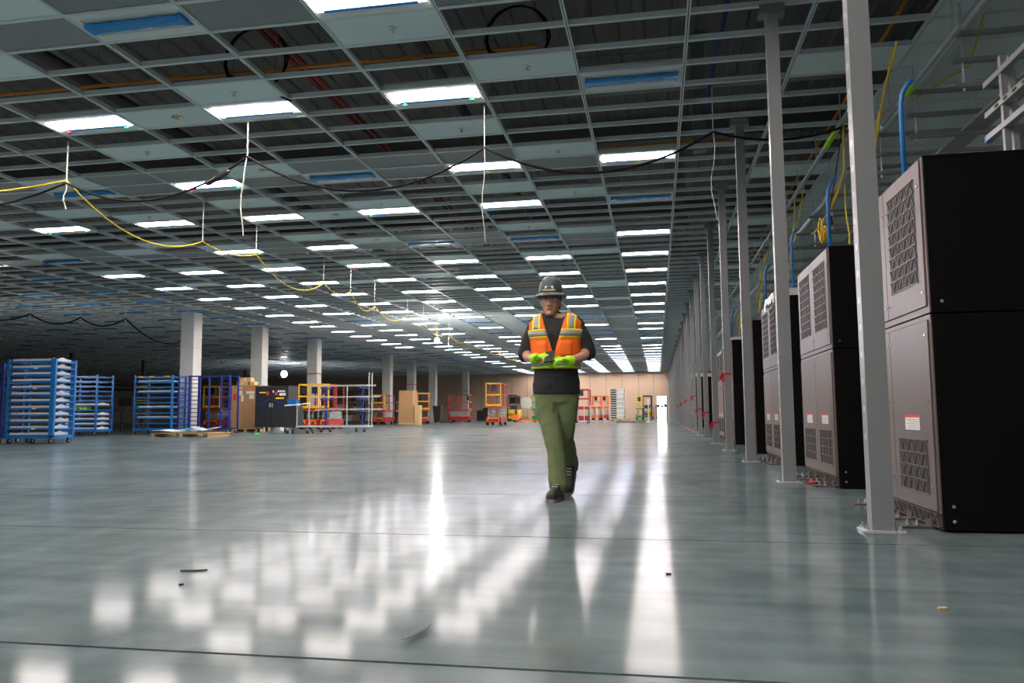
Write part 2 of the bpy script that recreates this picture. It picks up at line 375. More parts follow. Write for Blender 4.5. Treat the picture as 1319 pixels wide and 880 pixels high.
LCOLS = list(range(-1, -40, -2))
LROWS = [-2, 2, 7, 11, 16, 20, 24, 28, 32, 36, 40, 43, 47, 51, 55, 59, 63, 67, 71, 75, 79, 83, 87, 91, 95, 99, 103, 107, 111, 115, 119]
lightcells = {(c, r) for c in LCOLS for r in LROWS}
# scattered boards of the unlit hall on the left and of the distance
rnd = random.Random(3)
used = set(WHITE) | set(PERF) | lightcells
for c in range(-38, -13):
    for r in range(14, 70):
        if (c, r) not in used and rnd.random() < 0.055 and len(WHITE) < 150: WHITE.append((c, r)); used.add((c, r))
hx, hy = GDX / 2 - 0.024, GDY / 2 - 0.024
pm = MB().box(-hx, hx, -hy, hy, 0.012, 0.026).mesh('ceiling_panel'); pm.materials.append(K['panel'])
qm = MB().box(-hx, hx, -hy, hy, 0.012, 0.026).mesh('perforated_panel'); qm.materials.append(K['perf'])
sm_ = MB().tube([(0, 0, 0.012), (0, 0, 0.004), (0, 0, 0.002)], [0.045, 0.045, 0.02], 10).tube([(0, 0, 0.01), (0, 0, -0.03), (0, 0, -0.034)], [0.012, 0.012, 0.03], 8).mesh('sprinkler_head', True); sm_.materials.append(K['sprink'])
spm = MB().tube([(0, 0, 0.012), (0, 0, 0.006)], 0.075, 14).mesh('round_speaker', True); spm.materials.append(K['brass'])
def cellpos(c, r): return (gx(c) + GDX / 2, gy(r) + GDY / 2, ZC)
for (c, r) in dict.fromkeys(WHITE):
    o = link('ceiling_panel', pm, ceiling, cellpos(c, r))
    if (c, r) in SPRINK: link('sprinkler_head', sm_, o, (0.05, 0.0, 0))
    if (c, r) in SPEAK: link('round_speaker', spm, o, (0.1, 0.0, 0))
for (c, r) in PERF: link('perforated_panel', qm, ceiling, cellpos(c, r))
for c in range(2, 6):
    for r in range(-3, 26):
        if c == 5 and r in (-3, 3, 9): continue
        link('ceiling_panel', pm, ceiling, cellpos(c, r))
far = MB()
for c in range(2, 6):
    for r in range(26, K1): 
        p = cellpos(c, r); far.box(p[0] - hx, p[0] + hx, p[1] - hy, p[1] + hy, ZC + 0.012, ZC + 0.026)
    for r in range(K0, -3):
        p = cellpos(c, r); far.box(p[0] - hx, p[0] + hx, p[1] - hy, p[1] + hy, ZC + 0.012, ZC + 0.026)
for c in range(-39, 0):
    for r in range(60, K1):
        if (c, r) not in lightcells and rnd.random() < 0.25:
            p = cellpos(c, r); far.box(p[0] - hx, p[0] + hx, p[1] - hy, p[1] + hy, ZC + 0.012, ZC + 0.026)
o = far.build('distant_panels', 'panel', ceiling); o['kind'] = 'stuff'

# ------------------------------------------------------------------ troffer lights
LX, LY = 0.545, 0.165
def trough():
    b = MB(); X, Y = GDX / 2 - 0.026, GDY / 2 - 0.026
    # rim, sloped reflectors, end cheeks, top
    b.add([(-X, -Y, 0.004), (X, -Y, 0.004), (X, Y, 0.004), (-X, Y, 0.004), (-LX - .005, -LY, 0.018), (LX + .005, -LY, 0.018), (LX + .005, LY, 0.018), (-LX - .005, LY, 0.018),
           (-LX - .005, -LY, 0.034), (LX + .005, -LY, 0.034), (LX + .005, LY, 0.034), (-LX - .005, LY, 0.034),
           (-X, -Y, 0.10), (X, -Y, 0.10), (X, Y, 0.10), (-X, Y, 0.10)],
          [(0, 1, 5, 4), (1, 2, 6, 5), (2, 3, 7, 6), (3, 0, 4, 7), (4, 5, 9, 8), (5, 6, 10, 9), (6, 7, 11, 10), (7, 4, 8, 11), (8, 9, 10, 11),
           (0, 12, 13, 1), (1, 13, 14, 2), (2, 14, 15, 3), (3, 15, 12, 0), (12, 15, 14, 13)])
    return b
hm = trough().mesh('housing'); hm.materials.append(K['housing'])
lp = [(-LY + .004, 0.0338), (-LY + .004, 0.030), (LY - .004, 0.030), (LY - .004, 0.0338)]
lm = MB().extrude(lp, 'x', -LX, LX).mesh('lens'); lm.materials.append(K['lens'])
lmo = MB().extrude(lp, 'x', -LX, LX).mesh('lens'); lmo.materials.append(K['lens_off'])
tm = MB().box(-LX * .92, LX * .86, LY - .040, LY + .010, 0.010, 0.0165).mesh('edge_tape'); tm.materials.append(K['bluetape'])
def crinkled_film(seed, wide=1.0):
    rr = random.Random(seed); rings = []
    n = 15
    for j in range(n):
        x = -LX * 1.0 + 2 * LX * j / (n - 1)
        w = LY * (0.50 + 0.12 * rr.random()) * wide; z = -0.016 - 0.012 * rr.random()
        if j in (0, n - 1): w *= 1.25; z -= 0.012
        rings.append([(x, -w, 0.006), (x, -w * .8, z), (x, -w * .1, z - 0.006 * rr.random()), (x, w * .6, z + 0.004), (x, w, 0.006)])
    return MB().loft(rings)
fm = [crinkled_film(s).mesh('blue_film') for s in range(4)]
for m_ in fm: m_.materials.append(K['bluefilm'])
def tagmesh(name, m, p, s):
    me = MB().sphere(p, s, 8, 6).mesh(name, True); me.materials.append(K[m]); return me
gtag = tagmesh('green_tag', 'green', (0.44, 0.175, -0.002), (0.035, 0.03, 0.022))
gtag2 = tagmesh('green_tag', 'green', (-0.44, 0.175, -0.002), (0.035, 0.03, 0.022))
rtag = tagmesh('red_tag', 'redtag', (-0.46, 0.175, -0.002), (0.04, 0.03, 0.022))
ytag = MB().box(-0.02, 0.16, 0.20, 0.245, -0.002, 0.003).mesh('yellow_tag'); ytag.materials.append(K['yellowtag'])
OFF = {(-5, -2), (-1, 2), (-9, 7), (-5, 7), (-1, 11), (-3, 16), (-5, 16), (-13, 16), (-13, 11), (-13, 7), (-11, 7), (-1, 43), (-1, 55), (-1, 63), (-3, 43), (-3, 51), (-3, 55), (-3, 40), (-5, 43), (-5, 51), (-7, 51), (-7, 43), (-9, 55), (-11, 40), (-3, 63)}
for c in (-13,):
    for r in LROWS:
        if r > 66: OFF.add((c, r))
for c in (-11, -9):
    for r in (83, 95, 103): OFF.add((c, r))
TAGS = {(-7, 2): (gtag, rtag), (-3, 2): (gtag, gtag2), (-7, 7): (gtag, rtag), (-3, 7): (ytag,), (-1, 7): (ytag,), (-5, 11): (gtag2, ytag), (-9, 11): (ytag,), (-11, 11): (gtag, gtag2, ytag), (-7, 11): (ytag,), (-9, 16): (gtag,), (-3, 20): (rtag,), (-7, 20): (rtag,), (-1, 32): (gtag2,), (-13, 20): (gtag,), (-9, 24): (gtag,)}
nlit = 0
def troffer(c, r, lit, label, group):
    o = thing('ceiling_light', label, 'ceiling light', cellpos(c, r), 0, group)
    link('housing', hm, o); link('lens', lm if lit else lmo, o)
    if lit: link('edge_tape', tm, o)
    else: link('blue_film', fm[(c * 7 + r) % 4], o)
    for t in TAGS.get((c, r), ()): link(t.name.split('.')[0], t, o)
    return o
restfilm = MB(); resth = MB()
for ci, c in enumerate(LCOLS):
    for ri, r in enumerate(LROWS):
        lit = c >= -13 and (c, r) not in OFF
        if c >= -13 or (c >= -23 and 3 <= ri <= 18):
            if lit: lab = 'lit white ceiling light, %s back in the %s light run from the posts' % (ordw(ri + 1), ordw(ci + 1))
            else: lab = 'unlit ceiling light under blue film, %s back in the %s run from the posts' % (ordw(ri + 1), ordw(ci + 1))
            troffer(c, r, lit, lab, 'lit ceiling lights' if lit else 'unlit film-covered ceiling lights')
        else:
            p = cellpos(c, r)
            if rnd.random() < 0.55: restfilm.box(p[0] - .5, p[0] + .5, p[1] - .08, p[1] + .08, ZC - 0.02, ZC + 0.004)
            resth.box(p[0] - hx, p[0] + hx, p[1] - hy, p[1] + hy, ZC + 0.005, ZC + 0.08)
rl = resth.build('distant_ceiling_lights', 'lens_off'); tag(rl, 'rows of unlit ceiling lights in the dark far left of the hall', 'ceiling light', kind='stuff')
o = restfilm.build('blue_film', 'bluefilm', rl)
for r in (-7, -11, -16, -20, -25, -29):  # unseen lights added behind the view to light the foreground
    for c in (-1, -3, -5, -7, -9, -11): 
        troffer(c, r, True, 'added unseen ceiling light above the near floor, %s back and %s across, outside the picture' % (ordw((-r + 1) // 4), ordw((-c + 1) // 2)), 'added lights out of frame')

for q, r in enumerate((-3, 3, 9)):  # unseen lights added over the aisle to brighten the right side
    troffer(5, r, True, 'added unseen ceiling light above the service aisle, %s back, outside the picture' % ordw(q + 1), 'added lights out of frame')
# ------------------------------------------------------------------ steel posts
NP = 25
TAPE = {3: 1.28, 4: 0.42, 5: 0.62, 6: 0.72, 7: 1.15, 9: 1.1, 11: 1.05, 13: 1.0}
shaft = MB().box(-0.058, 0.058, -0.05, 0.05, 0.012, ZC - 0.09).mesh('shaft')
shaft.materials.append(K['post'])
bp_ = MB().box(-0.11, 0.11, -0.075, 0.075, 0, 0.012).mesh('base_plate'); bp_.materials.append(K['galv'])
tp_ = MB().box(-0.12, 0.12, -0.08, 0.08, ZC - 0.09, ZC - 0.078).box(-0.12, 0.12, -0.08, -0.07, ZC - 0.078, ZC - 0.002).box(-0.12, 0.12, 0.07, 0.08, ZC - 0.078, ZC - 0.002).mesh('top_plate'); tp_.materials.append(K['post'])
bo_ = MB().cyl((0, 0, 0.012), (0, 0, 0.045), 0.008, 8).cyl((0, 0, 0.012), (0, 0, 0.026), 0.016, 6).mesh('bolt'); bo_.materials.append(K['chrome'])
glints_ = MB()  # pale pads on the post's left side stand in for reflected light glints
z = 0.5
while z < ZC - 0.3:
    glints_.box(-0.0592, -0.0575, -0.012, 0.012, z, z + 0.035); z += 0.1524
hm_ = glints_.mesh('glint_row'); hm_.materials.append(K['galv'])
for k in range(NP):
    nm = 'grey steel post nearest the camera' if k == 0 else '%s grey steel post in the row beside the black cooling units' % ordw(k + 1)
    if k == 24: nm = 'last grey steel post of the row, nearest the far wall'
    p = thing('steel_post', nm, 'post', (POSTX, POSTY0 + POSTDY * k, 0), 0, 'grey steel posts in the row')
    link('shaft', shaft, p); link('base_plate', bp_, p); link('top_plate', tp_, p)
    if k < 9:
        link('glint_row', hm_, p)
        for sx, sy in ((-.085, -.05), (.085, -.05), (.085, .05), (-.085, .05)): link('bolt', bo_, p, (sx, sy, 0))
    if k in TAPE:
        z = TAPE[k]
        b = MB().box(-0.063, 0.063, -0.055, 0.055, z, z + 0.035)
        b.add([(-0.064, -0.056, z), (-0.10, -0.07, z - 0.12), (-0.07, -0.075, z - 0.16), (-0.04, -0.058, z)], [(0, 1, 2, 3)])
        b.add([(-0.060, -0.057, z + .03), (-0.09, -0.075, z + 0.04), (-0.14, -0.09, z - 0.06), (-0.10, -0.08, z - 0.10)], [(0, 1, 2, 3)])
        b.build('red_ribbon', 'redtape', p)
# red ribbon lying on the floor
rb = MB()
for (a, b2) in (((1.30, 7.45), (1.42, 7.55)), ((1.42, 7.55), (1.36, 7.75)), ((1.36, 7.75), (1.48, 7.9))): rb.bar((a[0], a[1], 0.012), (b2[0], b2[1], 0.02), 0.03, 0.012)
tag(rb.build('floor_ribbon', 'redtape'), 'red ribbon lying on the floor beside the second cooling unit', 'ribbon')
rb = MB().bar((0.75, 27.0, 0.012), (1.05, 27.3, 0.02), 0.06, 0.012).bar((1.05, 27.3, 0.02), (1.2, 26.9, 0.012), 0.06, 0.012)
tag(rb.build('floor_ribbon', 'redtape'), 'red ribbon lying on the floor at the foot of a distant post', 'ribbon')

# ------------------------------------------------------------------ cooling cabinets
def grille_mesh(y0, y1, z0, z1, rows, zig):
    """zigzag lattice bars standing on a dark recess, front toward -x"""
    b = MB(); w = 0.0055; xf = -0.004
    rh = (z1 - z0) / rows
    for r in range(rows + 1):
        z = z0 + r * rh; b.box(xf - .002, 0.004, y0, y1, z - w / 2, z + w / 2)
    for r in range(rows):
        za, zb = z0 + r * rh, z0 + (r + 1) * rh
        st = (y1 - y0) / zig / 2
        for q in range(int(zig * 2)):
            ya = y0 + q * st; yb = ya + st
            a, c = (za, zb) if q % 2 == 0 else (zb, za)
            b.bar((xf + .001, ya, a), (xf + .001, yb, c), 0.0045, 0.004)
    return b
LEN = 1.50; DEP = 0.95; HH = 2.08
def cab_meshes():
    D = {}
    def put(n, b, m):
        me = b.mesh(n); me.materials.append(K[m]); D[n] = me
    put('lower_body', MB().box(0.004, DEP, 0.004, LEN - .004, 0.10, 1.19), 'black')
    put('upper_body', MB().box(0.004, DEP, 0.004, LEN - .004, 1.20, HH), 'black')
    put('base_frame', MB().box(0.012, DEP - .02, 0.006, LEN - .006, 0.012, 0.10), 'black')
    put('base_grille', grille_mesh(0.05, LEN - 0.05, 0.022, 0.092, 1, 14), 'door_metal')
    put('base_recess', MB().box(0.004, 0.011, 0.02, LEN - .02, 0.015, 0.097), 'grille_dark')
    put('front_trim', MB().box(-0.004, 0.004, 0.004, 0.035, 0.10, 1.19).box(-0.004, 0.004, LEN - .035, LEN - .004, 0.10, 1.19).box(-0.004, 0.004, 0.004, 0.035, 1.20, HH).box(-0.004, 0.004, LEN - .035, LEN - .004, 1.20, HH).box(-0.004, 0.004, .035, LEN - .035, 1.20, 1.235).box(-0.004, 0.004, .035, LEN - .035, 1.165, 1.19), 'door_metal')
    dw = (LEN - 0.07) / 2 - 0.004
    put('upper_door', MB().box(-0.012, 0.003, 0, dw, 1.24, HH - 0.004), 'door_metal')
    put('lower_door', MB().box(-0.012, 0.003, 0, dw, 0.105, 1.16), 'door_metal')
    put('upper_recess', MB().box(-0.0135, -0.010, 0.10, dw - .09, 1.39, 1.99), 'grille_dark')
    put('lower_recess', MB().box(-0.0135, -0.010, 0.10, dw - .09, 0.19, 0.49), 'grille_dark')
    g = grille_mesh(0.10, dw - .09, 1.39, 1.99, 8, 4.5); g.v = [(x - .0125, y, z) for x, y, z in g.v]; put('upper_grille', g, 'door_metal')
    g = grille_mesh(0.10, dw - .09, 0.19, 0.49, 4, 4.5); g.v = [(x - .0125, y, z) for x, y, z in g.v]; put('lower_grille', g, 'door_metal')
    put('notice_label', MB().box(-0.0145, -0.0115, 0.21, 0.47, 0.545, 0.635), 'sticker')
    b = MB().box(-0.0155, -0.0142, 0.21, 0.47, 0.618, 0.635); put('label_header', b, 'stickerred')
    b = MB()
    for q in range(5): b.box(-0.0153, -0.0142, 0.225, 0.45 - 0.03 * (q % 2), 0.555 + q * .012, 0.559 + q * .012)
    put('label_print', b, 'stickertxt')
    put('latch', MB().cyl((-0.012, 0, 0), (-0.020, 0, 0), 0.008, 8), 'chrome')
    put('side_bolt', MB().cyl((0, 0.004, 0), (0, -0.010, 0), 0.006, 8).cyl((0, 0, 0), (0, -0.004, 0), 0.010, 8), 'chrome')
    put('floor_bracket', MB().box(-0.16, 0.02, -0.05, 0.05, 0, 0.012).box(-0.01, 0.02, -0.05, 0.05, 0.012, 0.05), 'steel_dark')
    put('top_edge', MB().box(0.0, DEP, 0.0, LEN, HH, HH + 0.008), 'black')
    return D
CM = cab_meshes()
CABY = [4.64, 7.10, 10.04, 12.70, 16.10, 18.45, 33.0, 36.2]
CABL = ['tall black cooling unit nearest the camera with taupe grilled front', 'second tall cooling unit, between the first two posts', 'third tall cooling unit back, behind the second post', 'fourth cooling unit back, mostly hidden behind the third post', 'fifth cooling unit back, white sheeting on its top', 'sixth cooling unit back, thin sliver of front showing', 'far black cooling unit seen between distant posts, white cap on top', 'farthest black cooling unit behind the row of posts']
dw = (LEN - 0.07) / 2 - 0.004
CABS = []
for i, yy in enumerate(CABY):
    o = thing('cooling_cabinet', CABL[i], 'cooling unit', (1.5, yy, 0), 0, 'cooling units behind the posts'); CABS.append(o)
    for n in ('lower_body', 'upper_body', 'base_frame', 'front_trim', 'top_edge'): link(n, CM[n], o)
    bf = link('base_grille', CM['base_grille'], o); link('base_recess', CM['base_recess'], o)
    for s, y0 in ((0, 0.037), (1, 0.037 + dw + 0.008)):
        for part in ('upper', 'lower'):
            d = link(part + '_door', CM[part + '_door'], o, (0, y0, 0))
            link('grille_recess', CM[part + '_recess'], d); link('grille', CM[part + '_grille'], d)
            if part == 'lower':
                link('notice_label', CM['notice_label'], d); link('label_header', CM['label_header'], d); link('label_print', CM['label_print'], d)
            if i < 4:
                for z in ((1.32, 1.93) if part == 'upper' else (0.24, 0.71, 1.08)):
                    for y2 in (0.03, dw - 0.03): link('latch', CM['latch'], d, (0, y2, z))
    if i < 3:
        for (x, z) in ((0.06, 0.06), (0.06, 0.14), (0.06, 1.26)): link('side_bolt', CM['side_bolt'], o, (x, 0.003, z))
        for y2 in (0.2, 0.55, 0.95, 1.3):
            f = link('floor_bracket', CM['floor_bracket'], o, (0.0, y2, 0))
            for q in (-.12, -.07): link('bolt', bo_, f, (q, 0.0, 0))
# warning label on the near side of the first unit
d = MB().box(0.60, 0.76, -0.002, 0.003, 1.27, 1.38).build('side_label', 'sticker', CABS[0])
MB().box(0.60, 0.76, -0.004, -0.001, 1.345, 1.38).build('label_header', 'stickerred', d)
b = MB()
for q in range(3): b.box(0.62, 0.74 - .02 * q, -0.004, -0.001, 1.285 + q * .018, 1.292 + q * .018)
b.build('label_print', 'stickertxt', d)
# sheeting on tops
def sheet(i, lab, y0=0.05, y1=0.9, hgt=0.07):
    rr = random.Random(i); rings = []
    for j in range(9):
        y_ = y0 + (y1 - y0) * j / 8; h_ = HH + 0.012 + hgt * (0.6 + 0.6 * rr.random())
        rings.append([(-0.05, y_, HH - 0.10 * rr.random()), (-0.03, y_, h_ - 0.01), (0.1, y_, h_), (0.35, y_, h_ + .02), (0.6, y_, h_), (0.62, y_, HH + 0.01), (0.3, y_, HH + 0.01), (-0.015, y_, HH + 0.009)])
    o = MB().loft(rings).build('plastic_sheet', 'plastic'); o.location = (1.5, CABY[i], 0); tag(o, lab, 'plastic sheet')
    return o
sheet(2, 'crumpled white plastic sheet on top of the third cooling unit')
sheet(4, 'white plastic sheet draped on top of the fifth cooling unit')
tag(MB().box(1.45, 2.5, 32.95, 34.6, HH + .01, HH + 0.14).build('cover_board', 'plastic'), 'white cover on top of the far black cooling unit', 'cover')

# ------------------------------------------------------------------ big white columns
COLY = [27.1, 32.4, 38.2, 49.6, 54.8, 60.4, 71.4]
clab = ['white square column nearest the camera, behind the blue racks', 'second white column, behind the black tool cabinet', 'third white column with a red band, behind the yellow lifts', 'fourth white column, right of the galvanised pipe cart', 'fifth white column with a red band, beside a red scissor lift', 'sixth white column, between two red scissor lifts', 'farthest white column, left of the yellow scissor lift']
for i, yy in enumerate(COLY):
    c = thing('white_column', clab[i], 'column', (-17.66, yy + 0.29, 0), 0, 'white columns')
    s_ = 0.28
    rings = []
    ch = 0.012
    oct_ = [(-s_ + ch, -s_), (s_ - ch, -s_), (s_, -s_ + ch), (s_, s_ - ch), (s_ - ch, s_), (-s_ + ch, s_), (-s_, s_ - ch), (-s_, -s_ + ch)]
    MB().loft([[(a, b, z) for a, b in oct_] for z in (0, ZC - 0.002)]).build('casing', 'white_wall', c)
    for z in (1.22, 3.25): MB().box(-s_ - .002, s_ + .002, -s_ - .002, s_ + .002, z - .004, z + .004).build('casing_seam', 'stickertxt', c)
    if i in (2, 4, 6): MB().box(-s_ - .004, s_ + .004, -s_ - .004, s_ + .004, 2.76, 2.81).build('red_band', 'redtape', c)

# ------------------------------------------------------------------ above the grid: pipes and conduits
def pipe(name, p0, p1, r, m, label, cat='pipe', n=10):
    return tag(MB().cyl(p0, p1, r, n).build(name, m, smooth=True), label, cat)
pipe('drain_pipe', (-7.85, -2, 5.4), (-7.85, 40, 5.4), 0.09, 'steel_dark', 'thick dark pipe running back above the left part of the grid')
pipe('drain_pipe', (-2.88, -2, 5.4), (-2.88, 40, 5.4), 0.075, 'steel_dark', 'thick dark pipe running back above the middle of the grid')
pipe('sprinkler_pipe', (-4.72, -2, 5.4), (-4.72, 45, 5.4), 0.035, 'redpipe', 'dark red sprinkler pipe above the grid, left of its twin')
pipe('sprinkler_pipe', (-4.60, -2, 5.4), (-4.60, 45, 5.4), 0.035, 'redpipe', 'dark red sprinkler pipe above the grid, right of its twin')
pipe('orange_conduit', (-13, 9.2, 5.2), (-1.36, 9.24, 5.2), 0.022, 'orange', 'orange conduit crossing above the grid nearest the camera', 'conduit')
pipe('orange_conduit', (-0.95, 13.2, 5.2), (1.3, 13.2, 5.2), 0.022, 'orange', 'short orange conduit above the grid beside the posts', 'conduit')
pipe('orange_conduit', (-14, 18.0, 5.2), (0.6, 18.0, 5.2), 0.035, 'orange', 'orange conduit above the middle of the grid', 'conduit')
pipe('orange_conduit', (-20, 27.0, 5.2), (0.6, 27.0, 5.2), 0.04, 'orange', 'orange conduit above the distant part of the grid', 'conduit')
pipe('orange_conduit', (2.85, 3, 5.2), (2.78, 30, 5.2), 0.022, 'orange', 'orange conduit running back above the posts', 'conduit')
pipe('navy_conduit', (0.95, 7.5, 5.35), (0.80, 11.9, 5.2), 0.025, 'navypipe', 'navy blue conduit running back above the grid by the posts', 'conduit')
pipe('navy_conduit', (0.80, 11.9, 5.15), (2.3, 11.95, 5.15), 0.03, 'navypipe', 'short navy blue conduit crossing above the grid by the posts', 'conduit')
gc = [(-0.95, 9.9, 5.3), (0.0, 9.85, 5.27), (0.9, 9.8, 5.34), (2.4, 9.8, 5.36)]
tag(MB().tube(gc, 0.008, 5).build('green_cable', 'greencable'), 'thin green cable lying above the grid by the posts', 'cable')
# cross bracing steel above the grid
for i, (x0, x1, yy, zz) in enumerate(((-1.2, 3.0, 11.3, 5.35), (-1.2, 2.6, 14.4, 5.3), (-6.5, -1.3, 15.6, 5.3), (-1.4, 2.6, 18.5, 5.3), (-9, -3, 21.5, 5.3))):
    tag(MB().box(x0, x1, yy - .05, yy + .05, zz, zz + .08).build('support_channel', 'greywall'), '%s grey steel channel back spanning above the grid' % ordw(i + 1), 'channel')
for i, (xx, yy) in enumerate(((0.75, 12.2), (0.62, 17.5), (0.9, 22.5))):
    tag(MB().box(xx - .10, xx + .10, yy - .10, yy + .10, ZC + .07, DECKZ - .08).build('stub_column', 'post'), '%s grey steel stub column above the grid behind the posts' % ordw(i + 1), 'column')
# coiled black cable above the grid
def coil(cx, cyy, cz, r, lab):
    pts = []
    for j in range(60):
        a = j / 60 * 2 * math.pi * 2.6; pts.append((cx + r * (1 + .05 * math.sin(j)) * math.cos(a), cyy + 0.02 * j / 60, cz + r * math.sin(a)))
    pts.append((cx + r * 1.2, cyy, cz - r * 1.4))
    tag(MB().tube(pts, 0.012, 5).build('cable_coil', 'blackcable', smooth=True), lab, 'cable coil')
coil(-4.9, 8.8, 5.15, 0.42, 'coil of black cable above the grid near the red pipes')
coil(-1.55, 8.9, 5.18, 0.38, 'coil of black cable above the grid near the posts')

# ------------------------------------------------------------------ overhead racks on the right
def strut_bar(b, p0, p1, w=0.041): b.bar(p0, p1, w)
tiers = [4.33, 4.06, 3.81]
TY = [4.7, 6.3, 8.0, 9.43, 10.85, 12.3, 13.8, 15.3, 16.8, 18.3, 19.8, 21.3, 22.8]
for i, yy in enumerate(TY):
    t = thing('trapeze_hanger', '%s strut trapeze hanger back from the camera, above the cooling units' % ordw(i + 1), 'hanger', (3.0, yy, 0), 0, 'trapeze hangers above the cooling units')
    for xr in (0.0, 2.4): MB().cyl((xr, 0, tiers[-1] - 0.08), (xr, 0, ZC + 0.02), 0.011, 6).build('threaded_rod', 'galv', t)
    for z in tiers:
        b = MB().box(-0.08, 2.5, -0.025, 0.025, z - .045, z - .042).box(-0.08, 2.5, -0.025, -0.021, z - .045, z).box(-0.08, 2.5, 0.021, 0.025, z - .045, z)
        b.build('strut', 'strut', t)
pipe('overhead_tube', (3.05, 1, 4.395), (3.05, 44, 4.395), 0.06, 'galv', 'shiny galvanised tube running back above the cooling units', 'tube', 14)
b = MB().box(2.76, 2.80, 7.4, 9.9, 4.10, 4.14)
o = b.build('hung_rail', 'galv'); tag(o, 'short hung strut rail with green marking near the shiny overhead tube', 'rail')
MB().cyl((2.78, 7.6, 4.1), (2.78, 7.6, ZC), 0.008, 6).build('threaded_rod', 'galv', o); MB().cyl((2.78, 9.6, 4.1), (2.78, 9.6, ZC), 0.008, 6).build('threaded_rod', 'galv', o)
MB().box(2.757, 2.803, 8.7, 9.0, 4.097, 4.143).build('green_marking', 'hivis', o)
o = MB().box(2.30, 2.345, 9.5, 46, 4.18, 4.225).build('hung_rail', 'galv'); tag(o, 'long strut rail hung on rods beside the posts', 'rail')
MB().box(2.297, 2.348, 10.2, 10.9, 4.177, 4.228).build('yellow_marking', 'hivis', o)
for q in range(16): MB().cyl((2.32, 10.0 + q * 1.5, 4.18), (2.32, 10.0 + q * 1.5, ZC + .02), 0.008, 6).build('threaded_rod', 'galv', o)
# strut support frame at the right edge
t = thing('strut_stand', 'grey strut stand above the nearest cooling unit at the right edge', 'frame', (0, 0, 0))
def slotted(x0, x1, y0, y1, z0, z1): return MB().box(x0, x1, y0, y1, z0, z1)
slotted(2.58, 2.62, 6.20, 6.24, HH, 3.30).build('upright', 'strut', t); slotted(2.64, 2.68, 6.20, 6.24, HH, 3.30).build('upright', 'strut', t)
for z in (3.16, 2.92, 2.74):
    u_ = slotted(2.57, 2.62, 4.4, 6.5, z, z + .045).build('arm', 'strut', t)
    if z == 2.92:
        for q in range(12): MB().box(2.566, 2.569, 4.6 + q * .15, 4.66 + q * .15, z + .012, z + .032).build('slot', 'grille_dark', u_)
MB().box(2.575, 2.615, 6.49, 6.54, 2.735, 2.79).build('end_cap', 'bluetape', t)
# second lower level of cable runs above the units
for i, xx in enumerate((3.5, 4.2, 4.9)):
    tag(MB().box(xx, xx + .25, 4, 40, 3.83, 3.86).build('cable_tray', 'strut'), '%s grey cable tray from the posts, lying on the trapeze hangers' % ordw(i + 1), 'cable tray')
# blue risers
RY = [5.95, 8.45, 10.7, 13.3, 16.9, 19.3]
for i, yy in enumerate(RY):
    zt = 3.02 + (0.02 if i % 2 else 0)
    pts = [(1.8, yy, HH + 0.008), (1.8, yy, zt - 0.15), (1.815, yy, zt - 0.06), (1.845, yy - .01, zt), (1.885, yy - .02, zt + 0.03)]
    t = tag(MB().tube(pts, 0.018, 10).build('blue_riser', 'bluepipe', smooth=True), 'bent blue conduit rising from the %s' % ('nearest cooling unit', 'second cooling unit', 'third cooling unit', 'fourth cooling unit', 'fifth cooling unit', 'sixth cooling unit')[i], 'conduit', 'blue conduits on the cooling units')
# loops of yellow cable
def cat(a, b, sag, n=8):
    a, b = Vector(a), Vector(b); out = []
    for j in range(n + 1):
        t = j / n; p = a.lerp(b, t); p.z -= sag * 4 * t * (1 - t); out.append(p)
    return out
def yloop(label, strands, coilc=None):
    b = MB()
    for st in strands:
        out = [Vector(st[0])]
        for p, q_ in zip(st[:-1], st[1:]): out += cat(p, q_, 0.03, 5)[1:]
        b.tube(out, 0.009, 5)
    o = tag(b.build('yellow_cable_loop', 'yellow', smooth=True), label, 'cable', 'yellow cables above the cooling units')
    if coilc:
        cx, cyy, cz = coilc
        cpts = [(cx + .03 * math.sin(j * .21), cyy + (.10 + .02 * math.sin(j * 1.7)) * math.cos(j * .65), cz + (.13 + .02 * math.cos(j * 1.1)) * math.sin(j * .65)) for j in range(64)]
        MB().tube(cpts, 0.011, 5).build('coil', 'yellow', o, smooth=True)
yloop('yellow cable dropping steeply between the nearest post and blue conduit', [[(2.34, 7.75, 4.18), (2.33, 8.1, 3.95), (2.32, 8.45, 3.66), (2.32, 8.75, 3.36), (2.25, 8.95, 2.9)], [(2.34, 7.9, 4.18), (2.33, 8.35, 3.72), (2.30, 8.6, 3.3)]])
yloop('yellow cable with a round coil above the third cooling unit', [[(2.33, 9.95, 4.185), (2.32, 9.95, 3.6), (2.25, 9.9, 3.35), (2.1, 10.1, 3.05), (2.0, 10.41, 2.92)], [(2.33, 9.9, 4.185), (2.32, 9.9, 3.6), (2.1, 9.75, 3.1), (2.0, 9.72, 2.9)], [(2.3, 9.85, 3.4), (2.1, 9.0, 2.85), (2.0, 8.46, 2.50), (1.98, 8.40, 2.36)]], (2.0, 9.72, 2.81))
for i, yy in enumerate((13.2, 16.9, 21.0)):
    yloop('yellow cable hanging loose above the %s' % ('fourth cooling unit', 'fifth cooling unit', 'sixth cooling unit')[i], [[(2.34, yy - .6, 4.18), (2.25, yy - .3, 3.5), (2.1, yy, 3.0), (2.2, yy + .5, 2.7), (2.3, yy + .9, 3.3), (2.34, yy + 1.1, 4.18)], [(2.34, yy + .2, 4.18), (2.25, yy + .3, 3.2), (2.2, yy + .35, 2.75)]])
tag(MB().tube([(2.75, 6.0, 4.56), (3.1, 7.5, 4.55), (3.6, 9.4, 4.57), (3.2, 10.2, 4.5), (2.5, 10.5, 4.3)], 0.012, 5).build('yellow_cable_loop', 'yellow'), 'yellow cable under the solid ceiling boards at the upper right', 'cable')
